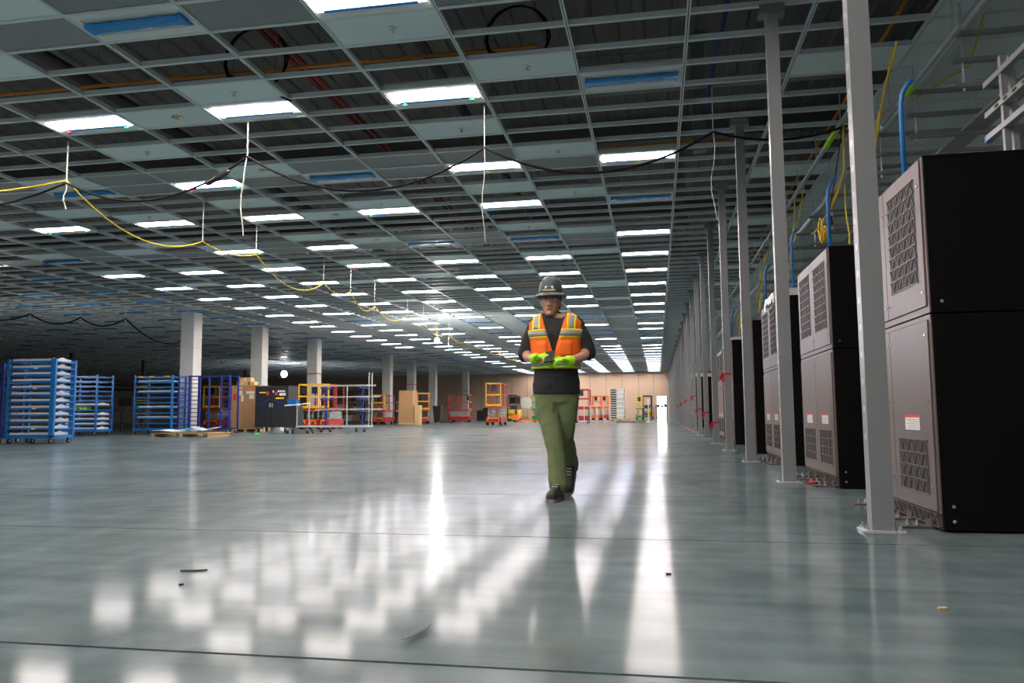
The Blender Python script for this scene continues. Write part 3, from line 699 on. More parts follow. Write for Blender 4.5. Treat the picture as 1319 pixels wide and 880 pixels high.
t = thing('work_lamp', 'small unlit caged lamp hanging above the third cooling unit', 'lamp', (1.98, 9.3, 2.78))
MB().tube([(0, 0, 0.10), (0, 0, 0.09), (0, 0, 0.03), (0, 0, 0.0)], [0.02, 0.045, 0.06, 0.06], 10).build('lamp_cap', 'charcoal', t)
MB().tube([(0, 0, 0.0), (0, 0, -0.06), (0, 0, -0.09)], [0.05, 0.05, 0.03], 10).build('glass', 'lensglass', t)
MB().tube(cat((0, 0, 0.1), (0.34, 0.6, 1.38), 0.05), 0.006, 5).build('cord', 'blackcable', t)
# galvanised tube and strut on top of first units
for i in (0, 1):
    tag(MB().tube([(1.62, CABY[i] + 0.75, HH + .045), (1.62, CABY[i] + 1.5, HH + .045)], 0.03, 10).build('top_tube', 'plastic', smooth=True), 'pale tube lying on top of the %s cooling unit' % ('nearest', 'second')[i], 'tube')
    s_ = MB().box(1.7, 1.74, CABY[i] + 0.95, CABY[i] + 1.4, HH + .06, HH + .10).box(1.7, 1.74, CABY[i] + .97, CABY[i] + 1.0, HH + .008, HH + .06).box(1.7, 1.74, CABY[i] + 1.35, CABY[i] + 1.38, HH + .008, HH + .06)
    tag(s_.build('top_rail', 'galv'), 'short strut rail standing on top of the %s cooling unit' % ('nearest', 'second')[i], 'rail')

# ------------------------------------------------------------------ hanging straps and temporary cables
STR = [(-8.29, 9.67, 4.01, 3.62), (-5.36, 9.48, 4.14, 3.06), (-2.10, 9.56, 4.06, 2.83), (0.755, 9.6, 4.07, 2.97), (-8.2, 12.98, 3.87, 3.84), (-8.18, 14.91, 4.01, 3.97), (-8.21, 18.36, 3.96, 3.94), (-8.15, 19.99, 3.99, 3.97), (-8.15, 21.84, 3.83, 3.48), (-8.17, 25.0, 3.96, 3.86), (-8.23, 27.04, 3.9, 3.7),
       (-8.2, 30.5, 3.9, 3.3), (-8.2, 33.5, 3.9, 3.5), (-8.2, 37.0, 3.9, 3.4), (-8.2, 41, 3.9, 3.3), (-8.2, 46, 3.9, 3.1)]
SL = ['white strap holding black and yellow cables at the far left', 'white strap holding the black cable beside its plug joint', 'long white strap holding the black cable above the walking man', 'white strap holding the black cable beside the steel posts']
for i, (x, yy, zc, ze) in enumerate(STR):
    pts = [(x, yy, ZC + .0), (x, yy, zc + .02)]
    b = MB().bar(pts[0], pts[1], 0.022, 0.008)
    if zc - ze > 0.08:
        z = zc; xx = x - .015 if i != 1 else x - 0.06
        n = 6; prev = (x, yy, zc + 0.02)
        for j in range(1, n + 1):
            cur = (xx + 0.02 * math.sin(j * 1.3) * (1 if i != 3 else 1.6), yy + 0.01 * math.cos(j), zc + (ze - zc) * j / n)
            b.bar(prev, cur, 0.022, 0.008); prev = cur
    tag(b.build('cable_strap', 'strap'), SL[i] if i < 4 else '%s white strap back holding up the yellow cable' % ordw(i - 3), 'strap', 'white cable straps')
bc = cat((-12.5, 10.2, 4.3), (-8.29, 9.67, 4.01), 0.35) + cat((-8.29, 9.67, 4.01), (-5.36, 9.48, 4.14), 0.42, 14)[1:] + cat((-5.36, 9.48, 4.14), (-2.1, 9.56, 4.06), 0.52, 16)[1:] + cat((-2.1, 9.56, 4.06), (0.755, 9.6, 4.07), 0.42, 16)[1:] + cat((0.755, 9.6, 4.07), (2.35, 10.0, 4.16), 0.13)[1:]
o = tag(MB().tube(bc, 0.016, 7).build('black_power_cable', 'blackcable', smooth=True), 'black power cable swagged across the hall under the ceiling', 'cable')
pa, pb = Vector((-5.62, 9.49, 3.965)), Vector((-5.98, 9.51, 3.80))
MB().tube([pa, pa.lerp(pb, .15), pa.lerp(pb, .4), pa.lerp(pb, .45), pa.lerp(pb, .55), pa.lerp(pb, .6), pa.lerp(pb, .9), pb], [0.018, 0.035, 0.038, 0.048, 0.048, 0.038, 0.036, 0.018], 10).build('plug_joint', 'charcoal', o, smooth=True)
yp = [(-12.0, 9.2, 4.15)]
yc = cat((-12.2, 9.6, 4.2), (-8.29, 9.67, 4.05), 0.18)
ys = [(-8.29, 9.67, 4.05)] + [(s[0], s[1], s[2]) for s in STR[4:]]
sags = [0.42, 0.12, 0.42, 0.16, 0.3, 0.3, 0.2, 0.25, 0.25, 0.2, 0.25, 0.2]
for j in range(len(ys) - 1): yc += cat(ys[j], ys[j + 1], sags[j], 12)[1:]
tag(MB().tube(yc, 0.013, 6).build('yellow_power_cable', 'yellow', smooth=True), 'long yellow power cable swagged back under the ceiling', 'cable')
# darker cables in the unlit left part
lc = []
pp = [(-25.5, 19, 4.3), (-24.0, 20.5, 4.35), (-23.0, 22.5, 4.3), (-21.8, 24, 4.3), (-20.6, 25, 4.25), (-19.2, 25.6, 4.25), (-17.9, 26.9, 3.4)]
for a, b2 in zip(pp[:-1], pp[1:]): lc += cat(a, b2, 0.3, 8)[(1 if lc else 0):]
tag(MB().tube(lc, 0.03, 6).build('black_power_cable', 'blackcable', smooth=True), 'thick black cable swagged under the dark ceiling at the left', 'cable')
for i, p in enumerate(pp[:6]):
    tag(MB().bar((p[0], p[1], ZC), (p[0], p[1], p[2] - .25), 0.03, 0.01).build('cable_strap', 'strap'), '%s white strap from the left holding the thick black cable' % ordw(i + 1), 'strap', 'white cable straps')
# droplight bulbs
for i, (p, r, lab) in enumerate((((-8.45, 29.6, 3.52), 0.09, 'glaring bare work lamp hanging in the middle of the hall'), ((-27.66, 55, 3.72), 0.22, 'glaring round work lamp deep in the hall between two white columns'), ((-21.559, 22.0, 2.16), 0.16, 'glaring work lamp at the left edge behind the racks'))):
    t = thing('work_lamp', lab, 'lamp', p)
    MB().sphere((0, 0, 0), (r, r, r * 1.15), 12, 8).build('bulb', 'lampglass' if i == 0 else 'lampglass_soft', t, smooth=True)
    MB().tube([(0, 0, r * .9), (0, 0, r * 1.5)], r * .45, 8).build('socket', 'charcoal', t)
    MB().tube([(0, 0, r * 1.4), (0.0, 0, ZC - p[2] + .004)], 0.012, 5).build('cord', 'yellow' if i == 0 else 'blackcable', t)
# ------------------------------------------------------------------ trolleys and racks at the left
def caster(parent, x, y, r=0.07, m='rubber'):
    c = MB().cyl((x - .02, y, r), (x + .02, y, r), r, 12).build('caster', m, parent)
    MB().box(x - .035, x + .035, y - .03, y + .03, r * 1.6, r * 1.6 + .05).build('fork', 'galv', c)
    MB().cyl((x - .024, y, r), (x + .024, y, r), r * .45, 8).build('hub', 'wheelgrey', c)
    return c
def rack(name, label, x1, y0, W_, D_, H_, n, m, group, pw=0.06, corner=0.06, rail=0.03, cast=4, rungs=None):
    """x1 right edge, y0 near edge"""
    t = thing(name, label, 'rack', (x1 - W_, y0, 0), 0, group)
    zb = 0.16
    for (px, py, w) in ((0, 0, pw), (W_ - corner, 0, corner), (0, D_ - pw, pw), (W_ - corner, D_ - pw, corner)):
        MB().box(px, px + w, py, py + pw, zb, H_).build('upright', m, t)
    zs = [zb + 0.02 + (H_ - zb - 0.10) * j / (n - 1) for j in range(n)]
    for j, z in enumerate(zs):
        b = MB().box(pw, W_ - corner, 0.005, 0.005 + rail, z, z + 0.04).box(pw, W_ - corner, D_ - rail - .005, D_ - .005, z, z + 0.04)
        b.box(0.01, 0.04, pw, D_ - pw, z, z + 0.03).box(W_ - 0.045, W_ - 0.015, pw, D_ - pw, z, z + 0.03)
        b.build('shelf_frame', m, t)
    MB().box(0, W_, 0, pw, zb - .03, zb + .03).box(0, W_, D_ - pw, D_, zb - .03, zb + .03).box(0, pw, pw, D_ - pw, zb - .03, zb + .03).box(W_ - pw, W_, pw, D_ - pw, zb - .03, zb + .03).build('base_frame', m, t)
    for (x, y) in ((0.1, 0.06), (W_ - .1, .06), (0.1, D_ - .06), (W_ - .1, D_ - .06)): caster(t, x, y)
    if cast > 4: caster(t, W_ * .55, 0.06)
    return t, zs
def tray(loc, W_, D_, label, group, wing=True):
    t = thing('tray', label, 'tray', loc, 0, group)
    MB().box(0, W_, 0, D_, 0, 0.02).box(0, W_, 0, 0.015, 0.02, 0.05).box(0, W_, D_ - .015, D_, 0.02, 0.05).build('tray_pan', 'tray', t)
    if wing:
        # folded end plate with a raised middle, facing right
        MB().extrude([(0, -0.02), (D_, -0.02), (D_, 0.04), (D_ * .75, 0.05), (D_ * .5, 0.095), (D_ * .3, 0.05), (0.03, 0.045), (0.0, 0.09)], 'x', W_, W_ + 0.012).build('end_plate', 'tray', t)
    return t
# rack A
tA, zA = rack('parts_rack', 'blue rolling rack fully loaded with white trays, nearest at left', -14.42, 16.74, 1.36, 0.72, 2.07, 12, 'rackblue', 'blue rolling racks', 0.06, 0.13, cast=5)
for j, z in enumerate(zA):
    tray((-15.68, 16.80, z + 0.042), 1.14, 0.58, 'white tray on the %s tier from the top of the nearest blue rack' % ordw(12 - j), 'white trays in the nearest rack')
    if j % 3 == 1: MB().box(0.75, 0.86, -0.003, 0.006, z + .004, z + .036).build('shelf_sticker', 'sticker', tA)
tB, zB = rack('parts_rack', 'blue rolling rack behind the fully loaded one, two hi-vis vests inside', -19.0, 24.0, 1.35, 0.85, 2.09, 12, 'rackblue', 'blue rolling racks', 0.05, 0.05)
for j in (0, 1, 2, 3, 5):
    tray((-20.25, 24.08, zB[j] + .042), 1.16, 0.66, 'white tray on the %s tier from the bottom of the rack holding vests' % ordw(j + 1), 'white trays in the vest rack')
for q, xx in enumerate((-20.0, -19.6)):
    vb = MB(); rings = []
    for j in range(5):
        a = j / 4; rings.append([(xx - .13 + .03 * math.sin(j * 2), 24.1, zB[4] + .05 + .11 * a), (xx + .13 - .02 * math.sin(j), 24.1, zB[4] + .05 + .11 * a), (xx + .12, 24.35, zB[4] + .05 + .11 * a), (xx - .12, 24.35, zB[4] + .05 + .11 * a)])
    vv = tag(vb.loft(rings).build('folded_vest', 'hivis'), '%s lime hi-vis vest folded on a shelf of the blue rack' % ('left', 'right')[q], 'vest')
    MB().box(xx - .02, xx + .02, 24.085, 24.099, zB[4] + .05, zB[4] + .16).build('reflective_strip', 'silver', vv)
tC, zC = rack('parts_rack', 'blue rolling rack in front of the nearest white column', -17.05, 25.4, 1.55, 0.85, 2.12, 11, 'rackblue', 'blue rolling racks', 0.05, 0.07)
for j in (2, 4, 7, 9): tray((-18.5, 25.48, zC[j] + .042), 1.34, 0.66, 'white tray on the %s tier from the bottom of the rack before the column' % ordw(j + 1), 'white trays in the column rack', wing=False)
for xx in (-18.45, -18.0, -17.4): MB().box(xx + 18.6, xx + 18.8, -0.004, 0.004, 2.05, 2.085).build('yellow_marker', 'yellowtag', tC)
# rack 0 at the very edge, D the navy frame
t0, z0_ = rack('parts_rack', 'navy rolling rack cut by the left edge of the picture', -16.03, 16.9, 1.2, 0.7, 2.0, 9, 'racknavy', 'blue rolling racks', 0.06, 0.06)
t = thing('empty_frame_trolley', 'tall empty navy frame trolley with ladder sides beside the cardboard box', 'trolley', (-16.8, 26.0, 0), 0)
for xx in (0.0, 0.42, 1.27, 1.60):
    for yy in (0.0, 0.6): MB().box(xx - .025, xx + .025, yy, yy + .05, 0.14, 2.06).build('upright', 'racknavy', t)
for j in range(12):
    z = 0.3 + j * 0.15
    MB().box(0.02, 0.42, 0.01, 0.035, z, z + .025).build('rung', 'racknavy', t); MB().box(1.27, 1.60, 0.01, 0.035, z, z + .025).build('rung', 'racknavy', t)
for yy in (0.0, 0.6):
    MB().box(-.03, 1.63, yy, yy + .05, 2.06, 2.11).build('top_rail', 'racknavy', t); MB().box(-.03, 1.63, yy, yy + .05, 0.14, 0.2).build('base_rail', 'racknavy', t)
for xx in (0.05, 1.55):
    for yy in (0.03, 0.6): caster(t, xx, yy)
# second navy frame behind rack C
t = thing('empty_frame_trolley', 'navy frame trolley squeezed between the column rack and the ladder trolley', 'trolley', (-16.98, 25.6, 0), 0)
for yy in (0.0, 0.7): MB().box(0, .05, yy, yy + .05, 0.0, 2.14).build('upright', 'racknavy', t)
for j in range(9): MB().box(0.01, 0.04, .05, .7, 0.3 + j * .22, .33 + j * .22).build('rung', 'racknavy', t)
MB().box(0, 0.05, .05, .7, 0.05, 0.10).build('base_rail', 'racknavy', t)
# low pallet with sheets
t = thing('wood_pallet', 'low wooden pallet on the floor loaded with sheet metal offcuts', 'pallet', (-15.5, 22.0, 0))
for j in range(6): MB().box(0, 2.1, 0.02 + j * .19, 0.15 + j * .19, 0.10, 0.125).build('deck_board', 'wood', t)
for j in range(3): MB().box(0.05 + j * .95, 0.14 + j * .95, 0, 1.1, 0.0, 0.10).build('runner', 'wood', t)
for i, (x0, y0, w, d, z, rz, m, lab) in enumerate(((-14.9, 22.35, 1.1, 0.7, 0.135, 0.1, 'tray', 'pale bent metal sheet lying on the low pallet'), (-14.3, 22.5, 0.9, 0.6, 0.165, -.15, 'galv', 'grey metal sheet on top of the low pallet stack'), (-13.85, 22.4, 0.7, 0.6, 0.195, 0.2, 'tray', 'pale sheet at the right end of the low pallet'), (-14.2, 22.3, 0.5, 0.3, 0.225, .05, 'bluefilm', 'blue film lying on the low pallet stack'))):
    rings = []
    for j in range(5):
        a = j / 4; zz = z + .05 * math.sin(j * 1.3 + i)*.6 + (0.08 * abs(a - .5) if i in (0, 2) else 0) + .02
        rings.append([(-w / 2 + w * a, -d / 2, zz), (-w / 2 + w * a, d / 2, zz + .01), (-w / 2 + w * a, d / 2, zz + .025), (-w / 2 + w * a, -d / 2, zz + .015)])
    o = MB().loft(rings).build('metal_sheet', m); o.location = (x0, y0, 0); o.rotation_euler.z = rz; tag(o, lab, 'sheet')
# workbench far left behind rack B/C
t = thing('work_table', 'dark steel work table between the two blue racks', 'table', (-21.55, 28.0, 0))
MB().box(0, 1.3, 0, .7, .86, .90).build('table_top', 'charcoal', t)
for xx in (0.02, 1.24):
    for yy in (0.02, .64): MB().box(xx, xx + .05, yy, yy + .05, 0.0, .86).build('leg', 'charcoal', t)
MB().box(0.05, 1.25, .05, .65, .22, .25).build('lower_shelf', 'charcoal', t)
t = thing('desk_monitor', 'dark monitor on the dark work table', 'monitor', (-21.1, 28.3, .90)); MB().box(-.3, .3, 0, .05, .15, .5).build('screen', 'screen', t); MB().box(-.04, .04, 0, .04, 0, .15).build('stand', 'charcoal', t)
# yellow gate/ladder frame
t = thing('yellow_gate_frame', 'yellow tubular gate frame standing behind the blue rack', 'gate', (-23.4, 32, 0))
MB().tube([(0, 0, 0.0), (0, 0, 1.85), (.08, 0, 2.0), (.62, 0, 2.0), (.7, 0, 1.85), (.7, 0, 0.0)], 0.035, 8).build('hoop', 'liftyellow', t, smooth=True)
for z in (0.75, 1.35): MB().cyl((0, 0, z), (.7, 0, z), .025, 8).build('bar', 'liftyellow', t)
# cardboard cartons with wooden blocks on top
t = thing('cardboard_crate', 'tall brown cardboard crate on a pallet plastered with papers', 'crate', (-16.05, 28.7, 0))
MB().box(-.62, .55, 0, 1.0, .16, 1.84).build('carton', 'card', t)
MB().box(-0.09, -0.075, -.003, 0, .16, 1.84).build('carton_seam', 'joint', t)
MB().box(-.62, .55, 0.02, .12, .1, .15).box(-.62, .55, .45, .55, .1, .15).box(-.62, .55, .88, .98, .1, .15).box(-.58, -.48, 0, 1.0, 0, .1).box(-.05, .05, 0, 1, 0, .1).box(.42, .52, 0, 1, 0, .1).build('pallet_base', 'wood', t)
for (x, z, w, h_, m) in ((-.33, 1.45, .17, .3, 'sticker'), (-.2, 1.2, .1, .25, 'sticker'), (.02, 1.5, .12, .1, 'sticker'), (.15, 1.3, .2, .3, 'sticker'), (-.32, 1.64, .16, .06, 'green'), (.12, 1.68, .4, .04, 'liftorange'), (.1, 1.46, .25, .03, 'liftgreen'), (-.55, 1.25, .14, .25, 'redtag')):
    MB().box(x, x + w, -.006, 0, z, z + h_).build('pasted_paper', m, t)
for i, (x, y, z, w) in enumerate(((-16.5, 28.8, 1.84, .22), (-16.25, 28.82, 1.84, .18), (-15.98, 28.85, 1.84, .2), (-16.42, 28.85, 2.0, .2), (-16.15, 28.9, 2.0, .18))):
    tag(MB().box(x, x + w, y, y + .3, z, z + .155).box(x + .01, x + w - .01, y - .004, y, z + .07, z + .085).build('wood_block', 'wood'), '%s of the small tan boxes piled on the cardboard crate' % ('lower left one', 'lower middle one', 'lower right one', 'upper left one', 'upper right one')[i], 'box', 'tan boxes on the crate')
# black tool cabinet
t = thing('tool_cabinet', 'large black steel tool cabinet on casters with coloured stickers', 'cabinet', (-15.0, 27.5, 0))
MB().box(0, 1.35, .02, .85, .2, 1.75).build('body', 'charcoal', t)
for s, x0 in ((0, .02), (1, .68)):
    d = MB().box(x0, x0 + .65, 0, .02, .22, 1.72).build('door', 'charcoal', t)
    MB().bar((x0 + .2 if s == 0 else x0 + .1, -.004, 1.05 if s == 0 else 1.22), (x0 + .55 if s == 0 else x0 + .45, -.004, 1.25 if s == 0 else 1.05), .004, .05).build('blue_stripe', 'racknavy', d)
    MB().box(x0 + (.58 if s == 0 else .02), x0 + (.62 if s == 0 else .05), -.03, 0, .95, 1.1).build('handle', 'galv', d)
for (x, z, w, h_, m) in ((.18, 1.48, .26, .05, 'yellowtag'), (.47, 1.4, .1, .14, 'stickerred'), (.82, 1.4, .1, .12, 'stickerred'), (.92, 1.52, .3, .06, 'sticker'), (1.0, 1.38, .25, .1, 'sticker'), (.85, 1.26, .33, .05, 'yellowtag'), (.72, 1.5, .05, .08, 'sticker')):
    MB().box(x, x + w, -.008, 0, z, z + h_).build('sticker', m, t)
for x in (.12, 1.22):
    for y in (.1, .75): caster(t, x, y, .09)
# dark cart with blue bin
t = thing('utility_cart', 'dark utility cart with silver rails in front of the black cabinet', 'cart', (-12.75, 25.4, 0))
MB().box(0, .45, 0, .55, .22, .95).build('cart_body', 'charcoal', t)
MB().box(.45, .95, 0, .55, .22, .28).build('cart_deck', 'galv', t)
for xx in (.47, .92): MB().cyl((xx, .03, .28), (xx, .03, 1.05), .018, 8).build('rail_post', 'galv', t)
MB().tube([(.0, .03, .98), (.5, .03, 1.0), (.95, .03, 1.05)], .02, 8).build('hand_rail', 'galv', t)
for x in (.1, .85):
    for y in (.06, .5): caster(t, x, y, .08)
tb = thing('blue_bin', 'blue plastic bin on the dark utility cart', 'bin', (-12.5, 25.6, .951)); MB().loft([[(-.13, -.12, 0), (.13, -.12, 0), (.13, .12, 0), (-.13, .12, 0)], [(-.17, -.15, .22), (.17, -.15, .22), (.17, .15, .22), (-.17, .15, .22)]]).build('tub', 'rackblue', tb); MB().box(-.19, .19, -.17, .17, .22, .24).build('rim', 'rackblue', tb)
# pipe cart
t = thing('pipe_cart', 'galvanised pipe cart with navy uprights carrying long struts', 'cart', (-12.6, 27.5, 0))
for x in (.3, 1.75):
    MB().box(x, x + .06, .3, .36, .25, 1.75).build('upright', 'racknavy', t)
    for z in (.75, 1.2, 1.62): MB().box(x - .02, x + .08, -.1, .75, z, z + .05).build('arm', 'racknavy', t)
MB().box(0, 2.1, .05, .6, .18, .25).build('deck', 'galv', t)
for x in (.25, .6, 1.65, 1.95): caster(t, x, .1, .09)
for x in (1.3, 2.0, 2.12): MB().cyl((x, .0 if x < 2 else .4, .25), (x, .0 if x < 2 else .4, 1.75 if x < 2 else 2.2), .022, 8).build('tube_post', 'galv', t)
for i, (z, y) in enumerate(((1.70, -.02), (1.70, .1), (1.70, .25), (1.28, 0), (1.28, .15), (.82, .1))):
    tag(MB().box(-12.9 + .15 * (i % 3), -10.5 + .1 * i, 27.5 + y, 27.56 + y, z - .0, z + .05).build('strut_length', 'galv'), '%s' % ('long strut on the top arm of the pipe cart, front', 'long strut on the top arm of the pipe cart, middle', 'long strut on the top arm of the pipe cart, back', 'long strut on the middle arm of the pipe cart, front', 'long strut on the middle arm of the pipe cart, back', 'single strut on the lowest arm of the pipe cart')[i], 'strut', 'struts on the pipe cart')
# ------------------------------------------------------------------ lifts
def scissor(label, loc, L=1.7, Wd=0.8, rz=0, rail='liftred', gate='liftyellow', base='liftred', top=2.25, group='scissor lifts', plat=0.95, scis='liftgrey'):
    """faces -y with its short end; platform at plat, rails to top"""
    t = thing('scissor_lift', label, 'scissor lift', loc, rz, group)
    w = Wd / 2
    MB().loft([[(-w, 0, z), (w, 0, z), (w, L, z), (-w, L, z)] for z in (0.16, 0.44)]).build('chassis', base, t)
    MB().tube([(-w + .12, 0, .24), (-w + .12, -.06, .26), (-w + .12, -.06, .38), (w - .12, -.06, .38), (w - .12, -.06, .26), (w - .12, 0, .24)], .025, 6).build('bumper', gate, t)
    for x in (-w + .065, w - .065):
        for y in (.2, L - .2): 
            wh = MB().cyl((x - .06, y, .16), (x + .06, y, .16), .16, 14).build('wheel', 'rubber', t); MB().cyl((x - .065, y, .16), (x + .065, y, .16), .09, 10).build('hub', 'wheelgrey', wh)
    n = 4; dz = (plat - .05 - .46) / n
    for k in range(n):
        z0, z1 = .46 + k * dz, .46 + (k + 1) * dz
        for x in (-w + .1, w - .1):
            MB().bar((x, .15, z0), (x, L - .15, z1), .05, .05).build('scissor_arm', scis, t); MB().bar((x + .05, .15, z1), (x + .05, L - .15, z0), .05, .05).build('scissor_arm', scis, t)
    MB().box(-w, w, -.02, L + .02, plat, plat + .1).build('platform', rail, t)
    zt = top; zm = (plat + .1 + zt) / 2
    for x in (-w + .02, w - .02):
        for y in (0.0, L * .5, L): MB().box(x - .022, x + .022, y - .022, y + .022, plat + .1, zt).build('rail_post', gate if y == 0 else rail, t)
        for z in (zm, zt): MB().box(x - .02, x + .02, 0, L, z - .02, z + .02).build('side_rail', rail, t)
    for z in (zt, zm): MB().box(-w, w, -.025, .025, z - .035, z + .035).build('gate_rail', gate, t)
    for z in (zm, zt): MB().box(-w, w, L - .025, L + .025, z - .025, z + .025).build('end_rail', rail, t)
    MB().box(-w + .02, w - .02, -.02, .02, plat + .1, plat + .2).build('toe_board', gate, t)
    MB().box(-.13, .13, .08, .22, zt - .4, zt - .05).build('control_box', 'charcoal', t)
    return t
scissor('yellow-fronted red scissor lift parked alone in mid hall, left of the walking man', (-8.80, 42.0, 0), 1.8, .86, 0, top=2.28)
for i, x in enumerate((-15.65, -15.15, -14.65)):
    scissor('%s red and yellow scissor lift from the left in the row behind the black cabinet' % ordw(i + 1), (x, 33.0, 0), 1.7, .46, 0, top=2.0, plat=.85)
scissor('red scissor lift half hidden left of the fourth white column', (-17.2, 47.0, 0), 1.7, .8, 0, top=1.84, plat=.8)
scissor('red scissor lift with yellow gate standing right of the fifth white column', (-15.2, 50.0, 0), 1.9, .8, .35, top=2.0, plat=.85)
scissor('red scissor lift seen sideways between the sixth and farthest columns', (-13.6, 56.6, 0), 1.6, .8, math.pi / 2, gate='liftred', top=2.0, plat=.85)
scissor('green lift by the far wall just left of the walking man', (-8.85, 58, 0), 1.6, .72, 0, 'liftgreen', 'liftgreen', 'liftgreen', top=1.95, plat=.8)
scissor('dark red lift just right of the walking man', (-4.75, 50, 0), 1.8, .95, 0, 'liftred', 'liftred', 'liftred', top=2.12, plat=.85)
scissor('left one of two orange lifts before the far wall', (-5.35, 70, 0), 1.8, .75, 0, 'liftred', 'liftorange', 'liftorange', top=2.1, plat=1.0)
scissor('right one of two orange lifts before the far wall', (-4.62, 70, 0), 1.8, .65, 0, 'liftorange', 'liftorange', 'liftred', top=2.1, plat=1.0)
scissor('green and yellow lift near the open doorway', (-1.5, 68, 0), 1.5, .62, 0, 'liftgreen', 'liftyellow', 'liftgreen', top=1.98, plat=.9)
# forklift near far wall
def forklift(label, loc, body, rz=0):
    t = thing('forklift', label, 'forklift', loc, rz)
    MB().loft([[(-.5, 0, .2), (.5, 0, .2), (.5, 1.6, .2), (-.5, 1.6, .2)], [(-.5, .0, .75), (.5, 0, .75), (.5, 1.6, .95), (-.5, 1.6, .95)]]).build('body', body, t)
    for x in (-.35, .35): MB().box(x - .05, x + .05, -.15, -.05, .1, 2.1).build('mast', 'charcoal', t)
    for z in (.5, 1.2, 2.05): MB().box(-.4, .4, -.13, -.07, z, z + .06).build('mast_bar', 'charcoal', t)
    for x in (-.25, .25): MB().box(x - .05, x + .05, -1.0, -.15, .06, .1).build('fork', 'charcoal', t)
    for x in (-.42, .42):
        for y in (.25, 1.3): MB().cyl((x - .08, y, .22), (x + .08, y, .22), .22, 14).build('wheel', 'rubber', t)
        MB().bar((x, .3, .75), (x, .45, 2.0), .06).build('cab_post', 'charcoal', t); MB().bar((x, 1.3, .9), (x, 1.2, 2.0), .06).build('cab_post', 'charcoal', t)
    MB().box(-.5, .5, .4, 1.3, 2.0, 2.06).build('cab_roof', 'charcoal', t)
    MB().box(-.25, .25, .7, 1.2, .95, 1.25).build('seat', 'rubber', t)
    return t
forklift('yellow and black forklift behind the pallet jack', (-11.45, 62, 0), 'liftyellow')
forklift('yellow forklift beside the green lift near the doorway', (-.85, 70, 0), 'liftyellow')
# pallet jack
t = thing('pallet_jack', 'orange pallet jack with long forks behind the yellow lift', 'pallet jack', (-9.9, 55, 0))
MB().box(-.2, .2, 0, .25, .15, .55).build('pump_body', 'liftorange', t); MB().tube([(0, .1, .5), (-.1, .1, .9), (-.2, .1, 1.35)], .03, 8).build('tiller', 'charcoal', t)
MB().box(-.35, -.05, .08, .12, 1.32, 1.38).build('handle', 'charcoal', t)
for y in (0.0, .4): MB().box(.2, 1.5, y, y + .15, .08, .15).build('fork', 'liftorange', t)
MB().cyl((-.1, .05, .1), (-.1, .2, .1), .1, 12).build('steer_wheel', 'rubber', t)
for y in (0.03, .43): MB().cyl((1.35, y, .05), (1.35, y + .09, .05), .05, 8).build('load_wheel', 'rubber', t)
# dark cabinets, boxes, bin, board, bench at the far end
t = thing('tall_carton', 'tall brown carton stack right of the fourth white column', 'carton', (-14.9, 44, 0)); MB().box(0, .9, 0, .9, .12, 1.2).build('lower_carton', 'card', t); MB().box(.02, .86, .02, .88, 1.2, 2.02).build('upper_carton', 'card', t); MB().box(0, .9, 0, .9, 0.04, .12).build('pallet_base', 'wood', t)
t = thing('small_carton', 'small pale carton beside the tall brown carton stack', 'carton', (-13.95, 44.1, 0)); MB().box(0, .3, 0, .5, .0, 1.15).build('carton', 'wood', t); MB().box(-.002, .302, .2, .25, .0, 1.152).build('packing_tape', 'card', t)
t = thing('rolling_bin', 'dark rolling refuse bin beside the sixth white column', 'bin', (-14.85, 52, 0)); MB().loft([[(-.2, 0, .1), (.2, 0, .1), (.2, .4, .1), (-.2, .4, .1)], [(-.28, -.05, 1.1), (.28, -.05, 1.1), (.28, .5, 1.1), (-.28, .5, 1.1)]]).build('tub', 'charcoal', t); MB().box(-.3, .3, -.08, .54, 1.1, 1.18).build('lid', 'charcoal', t)
for x in (-.2, .2): MB().cyl((x - .03, .4, .1), (x + .03, .4, .1), .1, 10).build('wheel', 'rubber', t)
for i, x in enumerate((-15.75, -15.2)):
    t = thing('dark_case', '%s of two dark cases beside the farthest white column' % ('left', 'right')[i], 'case', (x, 68, 0)); MB().box(0, .5, 0, .6, .0, .85 + .2 * i).build('case_body', 'charcoal', t); MB().box(-.01, .51, -.01, .61, .85 + .2 * i, .92 + .2 * i).build('lid', 'charcoal', t)
t = thing('wall_board', 'white notice board with red corners on the far wall', 'board', (-13.1, YF - .03, 1.67)); MB().box(-.55, .55, -.02, .02, -.55, .55).build('board', 'plastic', t)
for sx in (-.5, .5):
    for sz in (-.5, .5): MB().box(sx - .06, sx + .06, -.035, -.02, sz - .06, sz + .06).build('corner', 'redtape', t)
t = thing('wooden_bench', 'low wooden bench with boxes against the far wall', 'bench', (-13.4, 76, 0)); MB().box(0, 1.35, 0, .6, .75, .82).build('bench_top', 'wood', t)
for x in (.05, 1.22): MB().box(x, x + .08, 0, .6, 0, .75).build('leg', 'wood', t)
tag(MB().box(-13.0, -12.5, 76.1, 76.5, 0, .3).box(-13.01, -12.49, 76.28, 76.32, 0, .302).build('floor_carton', 'card'), 'brown carton under the far wooden bench', 'carton')
t = thing('wall_screen', 'dark screen mounted above the yellow forklift', 'screen', (-14.35, YF - .06, 1.95)); MB().box(-.5, .5, -.03, .0, -.32, .32).build('panel', 'screen', t); MB().box(-.53, .53, -.02, .04, -.35, .35).build('frame', 'charcoal', t)
